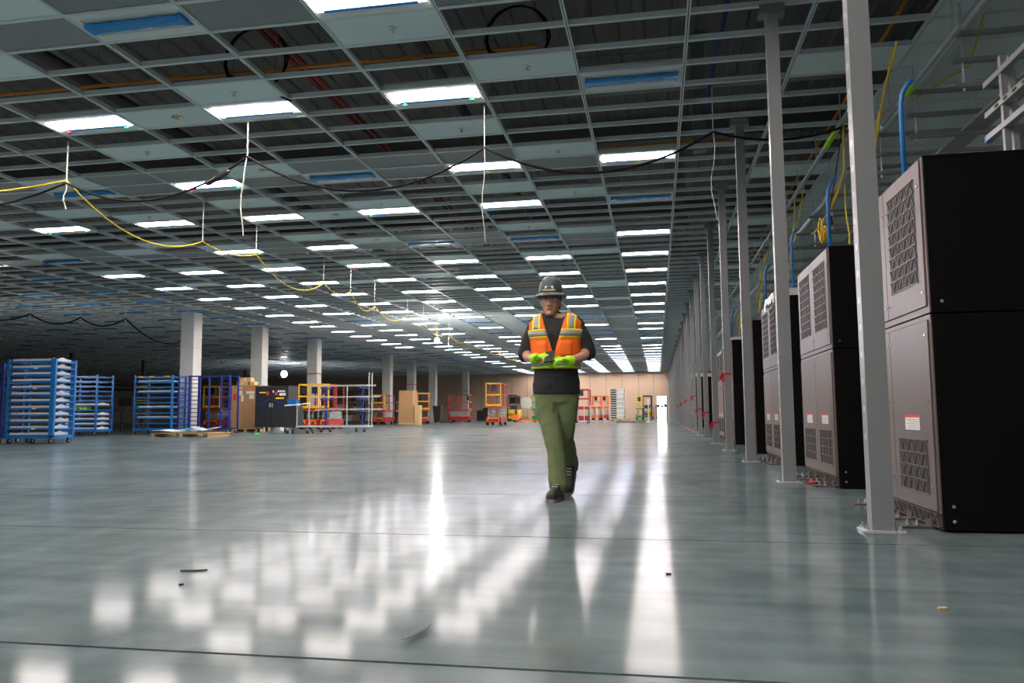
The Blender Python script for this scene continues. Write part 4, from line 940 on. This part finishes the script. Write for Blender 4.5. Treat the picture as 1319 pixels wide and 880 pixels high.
# right of the man: barrier, rack stack, planks, blue cart, stanchion, dark cart
t = thing('metal_barrier', 'low silver barrier of upright bars in front of the orange lifts', 'barrier', (-4.6, 46, 0))
for z in (.12, 1.02): MB().box(0, 1.9, -.02, .02, z, z + .04).build('rail', 'galv', t)
for j in range(6): MB().box(j * .37, j * .37 + .045, -.02, .02, 0.0, 1.05).build('bar', 'galv', t)
t = thing('stacked_panels', 'tall stack of silver metal panels on a pallet near the doorway', 'panel stack', (-3.45, 60, 0))
for j in range(13): MB().box(0 + .01 * (j % 2), 1.0, 0, 1.9, .18 + j * .175, .18 + j * .175 + .15).build('panel_bundle', 'tray' if j % 2 else 'galv', t)
for j in range(13): MB().box(-.01, .42, -.01, 0, .20 + j * .175, .30 + j * .175).build('slot', 'charcoal', t)
MB().box(-.1, 1.3, -.1, 2.0, .1, .17).box(-.1, 0.05, -.1, 2, 0, .1).box(.5, .62, -.1, 2, 0, .1).box(1.15, 1.3, -.1, 2, 0, .1).build('pallet_base', 'wood', t)
for i, (a, b2) in enumerate(((-2.6, -1.9), (-1.85, -1.3), (-1.2, -.7))):
    tag(MB().box(a, b2, 50, 50.12, 0, .08).box(a, b2, 50.3, 50.42, 0, .08).box(a, b2, 50.0, 50.42, .08, .10).build('timber_skid', 'joint'), '%s dark timber skid on the floor before the panel stack' % ('left', 'middle', 'right')[i], 'skid', 'timber skids')
t = thing('blue_cart', 'blue framed cart between the forklift and the doorway', 'cart', (-1.05, 64, 0))
for x in (0, .74):
    for y in (0, .5): MB().box(x, x + .05, y, y + .05, .12, 1.0).build('upright', 'rackblue', t)
for z in (.2, .95): MB().box(0, .79, 0, .55, z, z + .06).build('shelf', 'rackblue', t)
for x in (.05, .74): caster(t, x, .05, .06); 
t = thing('stanchion', 'slim white stanchion with a box on top beside the dark cart', 'stanchion', (-.56, 52, 0)); MB().cyl((0, 0, 0.03), (0, 0, 1.15), .035, 10).build('pole', 'plastic', t); MB().cyl((0, 0, 0), (0, 0, .03), .2, 14).build('base', 'plastic', t); MB().box(-.09, .09, -.06, .06, 1.15, 1.5).build('head_box', 'plastic', t)
t = thing('service_cart', 'dark service cart silhouetted against the bright doorway', 'cart', (-.10, 52, 0))
for x in (0, .70):
    for y in (0, .45): MB().box(x, x + .05, y, y + .05, .12, 1.1).build('upright', 'charcoal', t)
for z in (.25, .95): MB().box(0, .75, 0, .5, z, z + .06).build('shelf', 'charcoal', t)
for x in (.05, .7):
    for y in (.05, .45): caster(t, x, y, .06)
for i, (x, w, h_) in enumerate(((.1, .18, .12), (.33, .2, .08), (.55, .14, .16))):
    tag(MB().box(-.1 + x, -.1 + x + w, 52.1, 52.35, 1.01, 1.01 + h_).box(-.1 + x - .01, -.1 + x + w + .01, 52.09, 52.36, 1.01 + h_, 1.03 + h_).build('tool_case', 'charcoal'), '%s dark tool case on the service cart' % ('left', 'middle', 'right')[i], 'case', 'tool cases on the cart')
# scattered background at the left: tan boxes, shelves, panels along the far wall
for i, (x0, x1, yy, z1, m, lab) in enumerate(((-33.5, -31.6, 78.2, 3.2, 'card', 'tall tan plywood sheet leaning on the far wall at left'), (-31.3, -27.0, 78.4, 2.6, 'tray', 'pale wide panel against the far wall at left'), (-26.5, -23.5, 78.3, 1.4, 'wood', 'low tan crate row against the far wall at left'))):
    tag(MB().box(x0, x1, yy, yy + .3, 0, z1).box(x0 - .03, x1 + .03, yy - .02, yy, z1 - .1, z1).box(x0 - .03, x1 + .03, yy - .02, yy, 0, .1).build('leaning_panel', m), lab, 'panel')
t = thing('storage_shelf', 'loaded storage shelf behind the galvanised pipe cart', 'shelf', (-23.7, 55, 0))
for x in (0, 2.4, 4.8):
    for y in (0, .9): MB().box(x, x + .08, y, y + .08, 0, 1.6).build('upright', 'charcoal', t)
for z in (.15, .85, 1.5): MB().box(0, 4.88, 0, .98, z, z + .06).build('shelf_board', 'liftgrey', t)
rr = random.Random(11)
for i in range(14):
    x = -23.5 + (i % 7) * .66; z = .21 if i < 7 else .91
    tag(MB().box(x, x + .5, 55.15, 55.7, z, z + .3 + .2 * rr.random()).box(x - .01, x + .51, 55.14, 55.71, z + .1, z + .13).build('stored_carton', rr.choice(['card', 'tray', 'wood', 'card'])), '%s carton from the left on the %s board of the storage shelf' % (ordw(i % 7 + 1), 'lower' if i < 7 else 'middle'), 'carton', 'cartons on the storage shelf')
# machinery silhouettes deep left
scissor('dim red scissor lift behind the column rack', (-22.0, 36, 0), 1.8, .9, 0, top=2.1)
scissor('dim red lift seen through the ladder trolley', (-20.6, 36.5, 0), 1.8, .9, 0, 'liftred', 'liftred', top=1.7, plat=.7)
tag(MB().sphere((-20.5, 36.3, 1.15), (.35, .2, .25), 10, 6).build('hung_vest', 'hivis', smooth=True), 'lime hi-vis jacket bundled on the dim red lift', 'jacket')
# posts of the dark far-left bay
for i in range(7):
    tag(MB().box(-36.1, -35.9, 22 + i * 7.0, 22.2 + i * 7, 0, ZC).box(-36.2, -35.8, 21.9 + i * 7, 22.3 + i * 7, 0, .02).build('dark_post', 'steel_dark'), '%s dark steel post back in the unlit bay at far left' % ordw(i + 1), 'post', 'dark posts of the left bay')
# debris on the floor
lb = MB(); n = 7; outline = [(0, -.085), (.011, -.045), (.015, 0), (.012, .05), (0.004, .085), (-.010, .05), (-.015, 0), (-.010, -.045)]
lb.loft([[(x, y, z + .010 * (1 - math.cos(y * 22)) + abs(x) * .5) for x, y in outline] for z in (.002, .004)])
o = lb.build('dry_leaf', 'leaf'); o.location = (-.72, 2.3, .001); o.rotation_euler = (0, 0, -.22); tag(o, 'small dry leaf on the floor in the foreground', 'leaf')
for i, (x, y, w, m, lab) in enumerate(((-1.96, 3.11, .11, 'leaf', 'thin grey sliver on the floor at left foreground'), (.92, 2.89, .035, 'wood', 'tiny tan chip on the floor below the nearest post'), (.03, 3.33, .02, 'charcoal', 'tiny dark crumb on the floor below the walking man'), (-1.85, 2.85, .016, 'charcoal', 'tiny dark crumb on the floor right of the grey sliver'))):
    o = MB().loft([[(-w / 2, -.006, z), (0, -.009, z), (w / 2, -.003, z), (w / 2, .004, z), (0, .008, z), (-w / 2, .005, z)] for z in (0.001, .007)]).build('floor_chip', m); o.location = (x, y, 0); o.rotation_euler.z = .3; tag(o, lab, 'debris')
o = MB().sphere((-12.35, 22.8, .05), (.09, .07, .05), 8, 6).build('green_scrap', 'green'); tag(o, 'green plastic scrap on the floor before the black cabinet', 'scrap')
# ------------------------------------------------------------------ the walking man
man = thing('person', 'man in hard hat, orange hi-vis vest and green trousers walking toward the camera', 'person', (-0.785, 6.2, 0))
SEC = [(0.79, .172, .122, 0), (0.86, .178, .125, 0), (0.92, .178, .124, 0), (1.0, .170, .117, 0), (1.1, .170, .118, 0), (1.2, .183, .124, 0), (1.3, .196, .127, 0), (1.37, .196, .116, .005), (1.42, .165, .096, .01), (1.455, .115, .080, .01), (1.49, .066, .066, 0.0)]
def sec(z):
    if z <= SEC[0][0]: return SEC[0][1:]
    for a, b in zip(SEC[:-1], SEC[1:]):
        if z <= b[0]:
            t = (z - a[0]) / (b[0] - a[0]); t = t * t * (3 - 2 * t); return tuple(a[i] + (b[i] - a[i]) * t for i in (1, 2, 3))
    return SEC[-1][1:]
def tp(th, z, off=0.0, sc=1.0):
    a, b, yc = sec(z); s, c = math.sin(th), math.cos(th); e = 0.86
    return ((a * sc + off) * math.copysign(abs(s) ** e, s), yc - (b * sc + off) * math.copysign(abs(c) ** e, c), z)
def torso(b, z0, z1, off=0, sc=1, n=14, nt=28):
    return b.loft([[tp(2 * math.pi * k / nt, z0 + (z1 - z0) * j / n, off, sc) for k in range(nt)] for j in range(n + 1)])
def limb(b, pts, rad, n=12):
    # smooth the chain a little
    P = [Vector(p) for p in pts]; out = []; R = []
    for i in range(len(P) - 1):
        for t in (0, 0.33, 0.66):
            out.append(P[i].lerp(P[i + 1], t)); R.append(rad[i] + (rad[i + 1] - rad[i]) * t)
    out.append(P[-1]); R.append(rad[-1])
    for _ in range(2):
        q = out[:]
        for i in range(1, len(out) - 1): q[i] = out[i] * .5 + (out[i - 1] + out[i + 1]) * .25
        out = q
    b.tube(out, R, n); b.sphere(out[0], R[0] * .98, 10, 8); b.sphere(out[-1], R[-1] * .98, 10, 8)
    return b
def remesh(o, vox, smooth=6, fac=0.5):
    m = o.modifiers.new('remesh', 'REMESH'); m.mode = 'VOXEL'; m.voxel_size = vox; m.use_smooth_shade = True
    s = o.modifiers.new('smooth', 'SMOOTH'); s.iterations = smooth; s.factor = fac
    return o
def wrinkle(o, st, size):
    tx = bpy.data.textures.new(o.name + '_folds', 'CLOUDS'); tx.noise_scale = size; tx.noise_depth = 1
    d = o.modifiers.new('folds', 'DISPLACE'); d.texture = tx; d.strength = st; d.mid_level = 0.5; d.texture_coords = 'LOCAL'
    return o
SHL, ELL, WRL = (-.178, 0.005, 1.375), (-.262, .03, 1.10), (-.135, -.21, 1.085)
SHR, ELR, WRR = (.178, 0.005, 1.375), (.268, .03, 1.11), (.125, -.21, 1.06)
LEGF = [(-.085, 0, .84), (-.07, -.05, .66), (-.012, -.12, .475), (.012, -.14, .33), (.026, -.165, .10)]
LEGR = [(.085, 0, .84), (.078, .0, .66), (.055, .03, .475), (.062, .16, .35), (.075, .32, .22)]
HC = Vector((-.032, -.025, 1.545))
def head(b):
    rings = []
    prof = [(-.118, .30, .40, -.045), (-.108, .50, .58, -.032), (-.09, .66, .76, -.018), (-.065, .80, .88, -.008), (-.03, .90, .95, -.002), (0.01, .97, .98, 0), (.05, 1.0, 1.0, .004), (.085, .86, .88, .006), (.108, .55, .58, .006), (.117, .2, .22, .006)]
    for dz, fx, fy, yo in prof:
        rings.append([(HC.x + .076 * fx * math.sin(2 * math.pi * k / 20), HC.y + yo - .096 * fy * math.cos(2 * math.pi * k / 20), HC.z + dz) for k in range(20)])
    b.loft(rings)
    hx_, hy_, hz_ = HC
    b.tube([(hx_, hy_ - .085, hz_ + .012), (hx_, hy_ - .102, hz_ - .012), (hx_, hy_ - .116, hz_ - .034), (hx_, hy_ - .096, hz_ - .043)], [.010, .012, .016, .010], 8)   # nose
    for s in (-1, 1):
        b.sphere((hx_ + s * .014, hy_ - .100, hz_ - .036), .010, 8, 6)
        b.sphere((hx_ + s * .032, hy_ - .082, hz_ + .026), (.024, .014, .008), 8, 6)      # brow
        b.sphere((hx_ + s * .040, hy_ - .068, hz_ - .025), (.022, .02, .018), 8, 6)       # cheek
        b.sphere((hx_ + s * .077, hy_ + .005, hz_ - .008), (.009, .018, .030), 8, 6)      # ear
    b.sphere((hx_, hy_ - .078, hz_ - .098), (.026, .020, .018), 8, 6)                     # chin
    b.sphere((hx_, hy_ - .088, hz_ - .062), (.024, .012, .009), 8, 6)
    return b
b = MB(); head(b)
limb(b, [(HC.x, .02, 1.50), (-.018, .015, 1.43), (-.005, .0, 1.38)], [.054, .056, .062])
torso(b, .82, 1.45, -.02, .95)
for S_, E_, W_ in ((SHL, ELL, WRL), (SHR, ELR, WRR)): limb(b, [S_, E_, W_], [.040, .043, .032])
for L_ in (LEGF, LEGR): limb(b, L_, [.07, .062, .045, .04, .035])
remesh(b.build('body', 'skin', man), .0065, 4)
# shirt with sleeves and collar
b = MB(); NT_ = 28; NR_ = 16
rows_ = []
for j in range(NR_ + 1):
    r_ = []
    for k in range(NT_):
        th_ = 2 * math.pi * k / NT_; zt_ = 1.462 - .075 * max(0, math.cos(th_)) ** 4
        r_.append(tp(th_, .805 + (zt_ - .805) * j / NR_, .004 if j > 2 else .010))
    rows_.append(r_)
b.loft(rows_)
for S_, E_, W_ in ((SHL, ELL, WRL), (SHR, ELR, WRR)):
    S_, E_ = Vector(S_), Vector(E_); e2 = S_.lerp(E_, .90)
    limb(b, [S_ + Vector((-S_.x * .15, 0, 0)), S_.lerp(E_, .45), e2], [.070, .067, .064])
wrinkle(remesh(b.build('shirt', 'shirt', man), .009, 3), .012, .07)
for s in (-1, 1):
    rings = []
    for j in range(7):
        a = math.radians(150 - j * 22); r = .064 + .004 * j
        x, y = -.012 + s * r * math.sin(math.pi - a) , 0.012 - r * .9 * math.cos(math.pi - a)
        z = 1.455 - .010 * j
        rings.append([(x, y, z + .012), (x * 1.12, y * 1.12, z - .025 - .003 * j), (x * 1.16, y * 1.16, z - .024 - .003 * j), (x * 1.04, y * 1.04, z + .016)])
    MB().loft(rings).build('collar', 'shirt', man)
# trousers
b = MB(); torso(b, .74, .93, -.004, .99, 5)
b.sphere((0, .0, .77), (.15, .11, .09), 14, 8)
limb(b, LEGF, [.098, .092, .073, .071, .074]); limb(b, LEGR, [.098, .090, .074, .069, .066])
wrinkle(remesh(b.build('trousers', 'pants', man), .010, 3), .022, .09)
# boots
def boot(name, M):
    prof = [(-.055, .030, .0, .07), (-.04, .038, .0, .13), (.0, .041, .0, .145), (.05, .040, .0, .12), (.10, .044, .0, .085), (.16, .048, .0, .070), (.20, .044, .0, .060), (.232, .028, .004, .040)]
    def ring(y, w, z0, z1, k=10):
        pts = [(-w * .95, z0), (w * .95, z0), (w, (z0 + z1) * .4), (w * .75, z0 + (z1 - z0) * .85), (w * .35, z1), (-w * .35, z1), (-w * .75, z0 + (z1 - z0) * .85), (-w, (z0 + z1) * .4)]
        return [M @ Vector((x, -y, z + .018)) for x, z in pts]
    bt = MB().loft([ring(*p) for p in prof]); bt.tube([M @ Vector((0, .005, .10)), M @ Vector((0, 0.012, .20))], [.048, .052], 12)
    o = remesh(bt.build(name, 'boot', man), .006, 4)
    sb = MB().loft([[M @ Vector((-p[1] * 1.02, -p[0] * 1.03, z)) for p in prof] + [M @ Vector((p[1] * 1.02, -p[0] * 1.03, z)) for p in reversed(prof)] for z in (0.001, .022)])
    sb.build('sole', 'sole', o)
    lb = MB()
    for q in range(4): lb.tube([M @ Vector((-.022, -.03 - q * .022, .145 - q * .014)), M @ Vector((.022, -.034 - q * .022, .147 - q * .014))], .004, 5)
    lb.build('laces', 'strut', o)
boot('boot', Matrix.Translation((.024, -.155, 0)) @ Matrix.Rotation(math.radians(-8), 4, 'Z'))
boot('boot', Matrix.Translation((.075, .315, .125)) @ Matrix.Rotation(math.radians(-4), 4, 'Z') @ Matrix.Rotation(math.radians(32), 4, 'X'))
# vest
def gap(z): return 0.006 + max(0, (z - 1.13)) * 0.29
def gth(z, x):
    a = sec(z)[0] + .012; return math.asin(min(.98, (x / a) ** (1 / .86)))
def band(z0, z1, off, nz=2, nt=44, x0=None, x1=None):
    """strip wrapped round the chest; x0/x1 limit it to one side of the front"""
    rows = []
    for j in range(nz + 1):
        z = z0 + (z1 - z0) * j / nz
        if x0 is None: t0, t1 = gth(z, gap(z)), 2 * math.pi - gth(z, gap(z))
        else:
            t0, t1 = gth(z, abs(x0)), gth(z, abs(x1))
            if x0 < 0: t0, t1 = -t0, -t1
        rows.append([tp(t0 + (t1 - t0) * k / nt, z, off) for k in range(nt + 1)])
    m = MB(); n = nt + 1
    m.add([p for r in rows for p in r], [(j * n + k, j * n + k + 1, (j + 1) * n + k + 1, (j + 1) * n + k) for j in range(nz) for k in range(nt)])
    return m
def cloth(m, name, mt, parent, th=.004):
    o = m.build(name, mt, parent, smooth=True); s = o.modifiers.new('thick', 'SOLIDIFY'); s.thickness = th; s.offset = 1; return o
vest = cloth(band(1.005, 1.452, .016, 18, 56), 'vest', 'hivisorange', man, .006)
def stripes(z0, z1, y):
    cloth(band(z0, z1, .024, 2), 'reflective_stripe', 'silver', vest)
stripes(1.262, 1.305, 0); cloth(band(1.303, 1.316, .025, 1), 'yellow_trim', 'hiyellow', vest); cloth(band(1.248, 1.264, .025, 1), 'yellow_trim', 'hiyellow', vest)
stripes(1.025, 1.062, 0); cloth(band(1.008, 1.026, .025, 1), 'yellow_trim', 'hivis', vest)
for s in (-1, 1):
    xa, xb = (.112, .148)
    cloth(band(1.316, 1.445, .024, 6, 4, s * xa, s * xb), 'reflective_stripe', 'silver', vest)
    cloth(band(1.316, 1.445, .025, 6, 2, s * (xa - .014), s * xa), 'yellow_trim', 'hiyellow', vest); cloth(band(1.316, 1.445, .025, 6, 2, s * xb, s * (xb + .014)), 'yellow_trim', 'hiyellow', vest)
    cloth(band(1.10, 1.225, .024, 4, 6, s * .05, s * .13), 'chest_pocket', 'hivisorange', vest, .008)
MB().box(-.006, .006, -.155, -.145, 1.01, 1.13).build('zip', 'charcoal', vest)
# gloved hands gripping a phone
def glove(W_, C_, name, side):
    """W_ wrist, C_ palm centre; side +1 for the hand on the right of the picture"""
    W_, C_ = Vector(W_), Vector(C_); d = (C_ - W_).normalized(); b = MB()
    nrm = Vector((0, -.45, .9)); lat = d.cross(nrm).normalized(); nrm = lat.cross(d).normalized()
    b.tube([W_ - d * .035, W_ + d * .01, W_ + d * .03], [.042, .040, .036], 12)     # cuff
    for q in range(-2, 3): b.tube([W_ + d * .02 + lat * q * .009, C_ + lat * q * .017 + d * .02], [.020, .018], 8)
    for q, (ln, off) in enumerate(((.062, -.034), (.072, -.012), (.066, .011), (.052, .033))):
        p0 = C_ + lat * off + d * .025; p1 = p0 + d * ln * .45 - nrm * .010; p2 = p1 + d * ln * .2 - nrm * .032; p3 = p2 - d * ln * .25 - nrm * .018
        b.tube([p0, p1, p2, p3], [.0125, .0120, .0112, .0095], 8); b.sphere(p3, .0095, 8, 6); b.sphere(p1, .0122, 8, 6); b.sphere(p2, .0112, 8, 6)
    q0 = W_ + d * .035 - lat * side * .028; q1 = q0 + d * .030 - lat * side * .020 + nrm * .012; q2 = q1 + d * .032 + nrm * .006
    b.tube([q0, q1, q2], [.016, .0135, .0115], 8); b.sphere(q1, .0135, 8, 6); b.sphere(q2, .0115, 8, 6)
    o = remesh(b.build(name, 'hivis', man), .005, 2); return o
glove(WRL, (-.075, -.275, 1.095), 'glove', -1)
glove(WRR, (.062, -.28, 1.065), 'glove', 1)
ph = thing('phone', 'small dark phone held in the gloved hands of the walking man', 'phone', (-0.785, 6.2, 0))
Mr = Matrix.Rotation(math.radians(35), 3, 'X') @ Matrix.Rotation(math.radians(-12), 3, 'Y')
MB().obox((-.008, -.325, 1.085), (.075, .15, .012), Mr).build('case', 'charcoal', ph); MB().obox(tuple(Vector((-.008, -.325, 1.085)) + Mr @ Vector((0, 0, .0066))), (.066, .138, .002), Mr).build('screen', 'screen', ph)
# hard hat
hat = MB(); hz = 1.604; nn = 28; rings = []
for f, z in ((1.0, 0), (.99, .03), (.95, .065), (.86, .098), (.70, .125), (.47, .142), (.2, .150), (.03, .151)):
    rings.append([(HC.x + .098 * f * math.sin(2 * math.pi * k / nn), HC.y + .004 - .118 * f * math.cos(2 * math.pi * k / nn), hz + z) for k in range(nn)])
hat.loft(rings)
hato = hat.build('hard_hat', 'hat', man, smooth=True)
br = MB(); rr_ = []
for (f, z) in ((.96, .012), (1.12, .006), (1.30, -.010), (1.34, -.018), (1.30, -.018), (1.12, -.004), (.96, .0)):
    rr_.append([(HC.x + .098 * f * math.sin(2 * math.pi * k / nn), HC.y + .004 - (.118 * f + (.012 if f > 1.1 else 0) * max(0, math.cos(2 * math.pi * k / nn))) * math.cos(2 * math.pi * k / nn), hz + z - (.010 * max(0, math.cos(2 * math.pi * k / nn)) if f > 1.1 else 0)) for k in range(nn)])
br.loft(rr_, close=False); br.build('brim', 'hat', hato, smooth=True)
rg = MB()
for s in (-.03, 0, .03): rg.tube([(HC.x + s, HC.y + .004 - .110 * math.cos(a) * (1 - abs(s)), hz + .148 * math.sin(a) * (1 - abs(s) * 2) + .008) for a in [math.pi * (.12 + .76 * j / 10) for j in range(11)]], .006, 6)
rg.build('ridge', 'hat', hato, smooth=True)
for (x, z, w, h_, m) in ((-.0, .045, .034, .020, 'sticker'), (0.0, .022, .05, .012, 'wood')):
    yy = HC.y + .004 - .118 * 0.985 - .002
    MB().box(HC.x + x - w, HC.x + x + w, yy + (.006 if z > .03 else .0), yy + .025, hz + z - h_ / 2, hz + z + h_ / 2).build('hat_sticker', m, hato)
# glasses, eyes, lips, hair, strap
gl = MB(); hx_, hy_, hz_ = HC
for s in (-1, 1): gl.sphere((hx_ + s * .033, hy_ - .100, hz_ + .008), (.030, .006, .019), 12, 8)
go = gl.build('glasses', 'lensglass', man, smooth=True)
fr = MB().tube([(hx_ - .066, hy_ - .080, hz_ + .020), (hx_ - .033, hy_ - .106, hz_ + .026), (hx_, hy_ - .108, hz_ + .022), (hx_ + .033, hy_ - .106, hz_ + .026), (hx_ + .066, hy_ - .080, hz_ + .020)], .0032, 6)
for s in (-1, 1): fr.tube([(hx_ + s * .066, hy_ - .080, hz_ + .020), (hx_ + s * .080, hy_ - .03, hz_ + .018), (hx_ + s * .080, hy_ + .02, hz_ + .010)], .003, 6)
fr.build('frame', 'charcoal', go)
for s in (-1, 1):
    e = MB().sphere((hx_ + s * .032, hy_ - .083, hz_ + .008), (.013, .008, .008), 10, 8).build('eye', 'sticker', man, smooth=True)
    MB().sphere((hx_ + s * .032, hy_ - .0905, hz_ + .008), (.006, .003, .006), 8, 6).build('iris', 'charcoal', e)
MB().sphere((hx_, hy_ - .0965, hz_ - .064), (.024, .006, .006), 10, 6).build('lips', 'lips', man, smooth=True)
hb = MB(); rings = []
for j in range(6):
    z = hz_ - .05 + j * .024; f = (.90, .95, .99, 1.0, 1.01, 1.0)[j]
    rings.append([(hx_ + .080 * f * math.cos(a), hy_ + .012 + .094 * f * math.sin(a), z) for a in [math.radians(-5 + 190 * k / 18) for k in range(19)]] + [(hx_ + .068 * f * math.cos(a), hy_ + .012 + .080 * f * math.sin(a), z) for a in [math.radians(185 - 190 * k / 18) for k in range(19)]])
hb.loft(rings).build('hair', 'hair', man, smooth=True)
MB().tube([(HC.x - .01 + .062 * math.sin(a), .012 - .066 * math.cos(a), 1.448 + .012 * math.cos(a) * -1) for a in [2 * math.pi * k / 20 for k in range(21)]], .008, 6).build('neck_strap', 'charcoal', man, smooth=True)
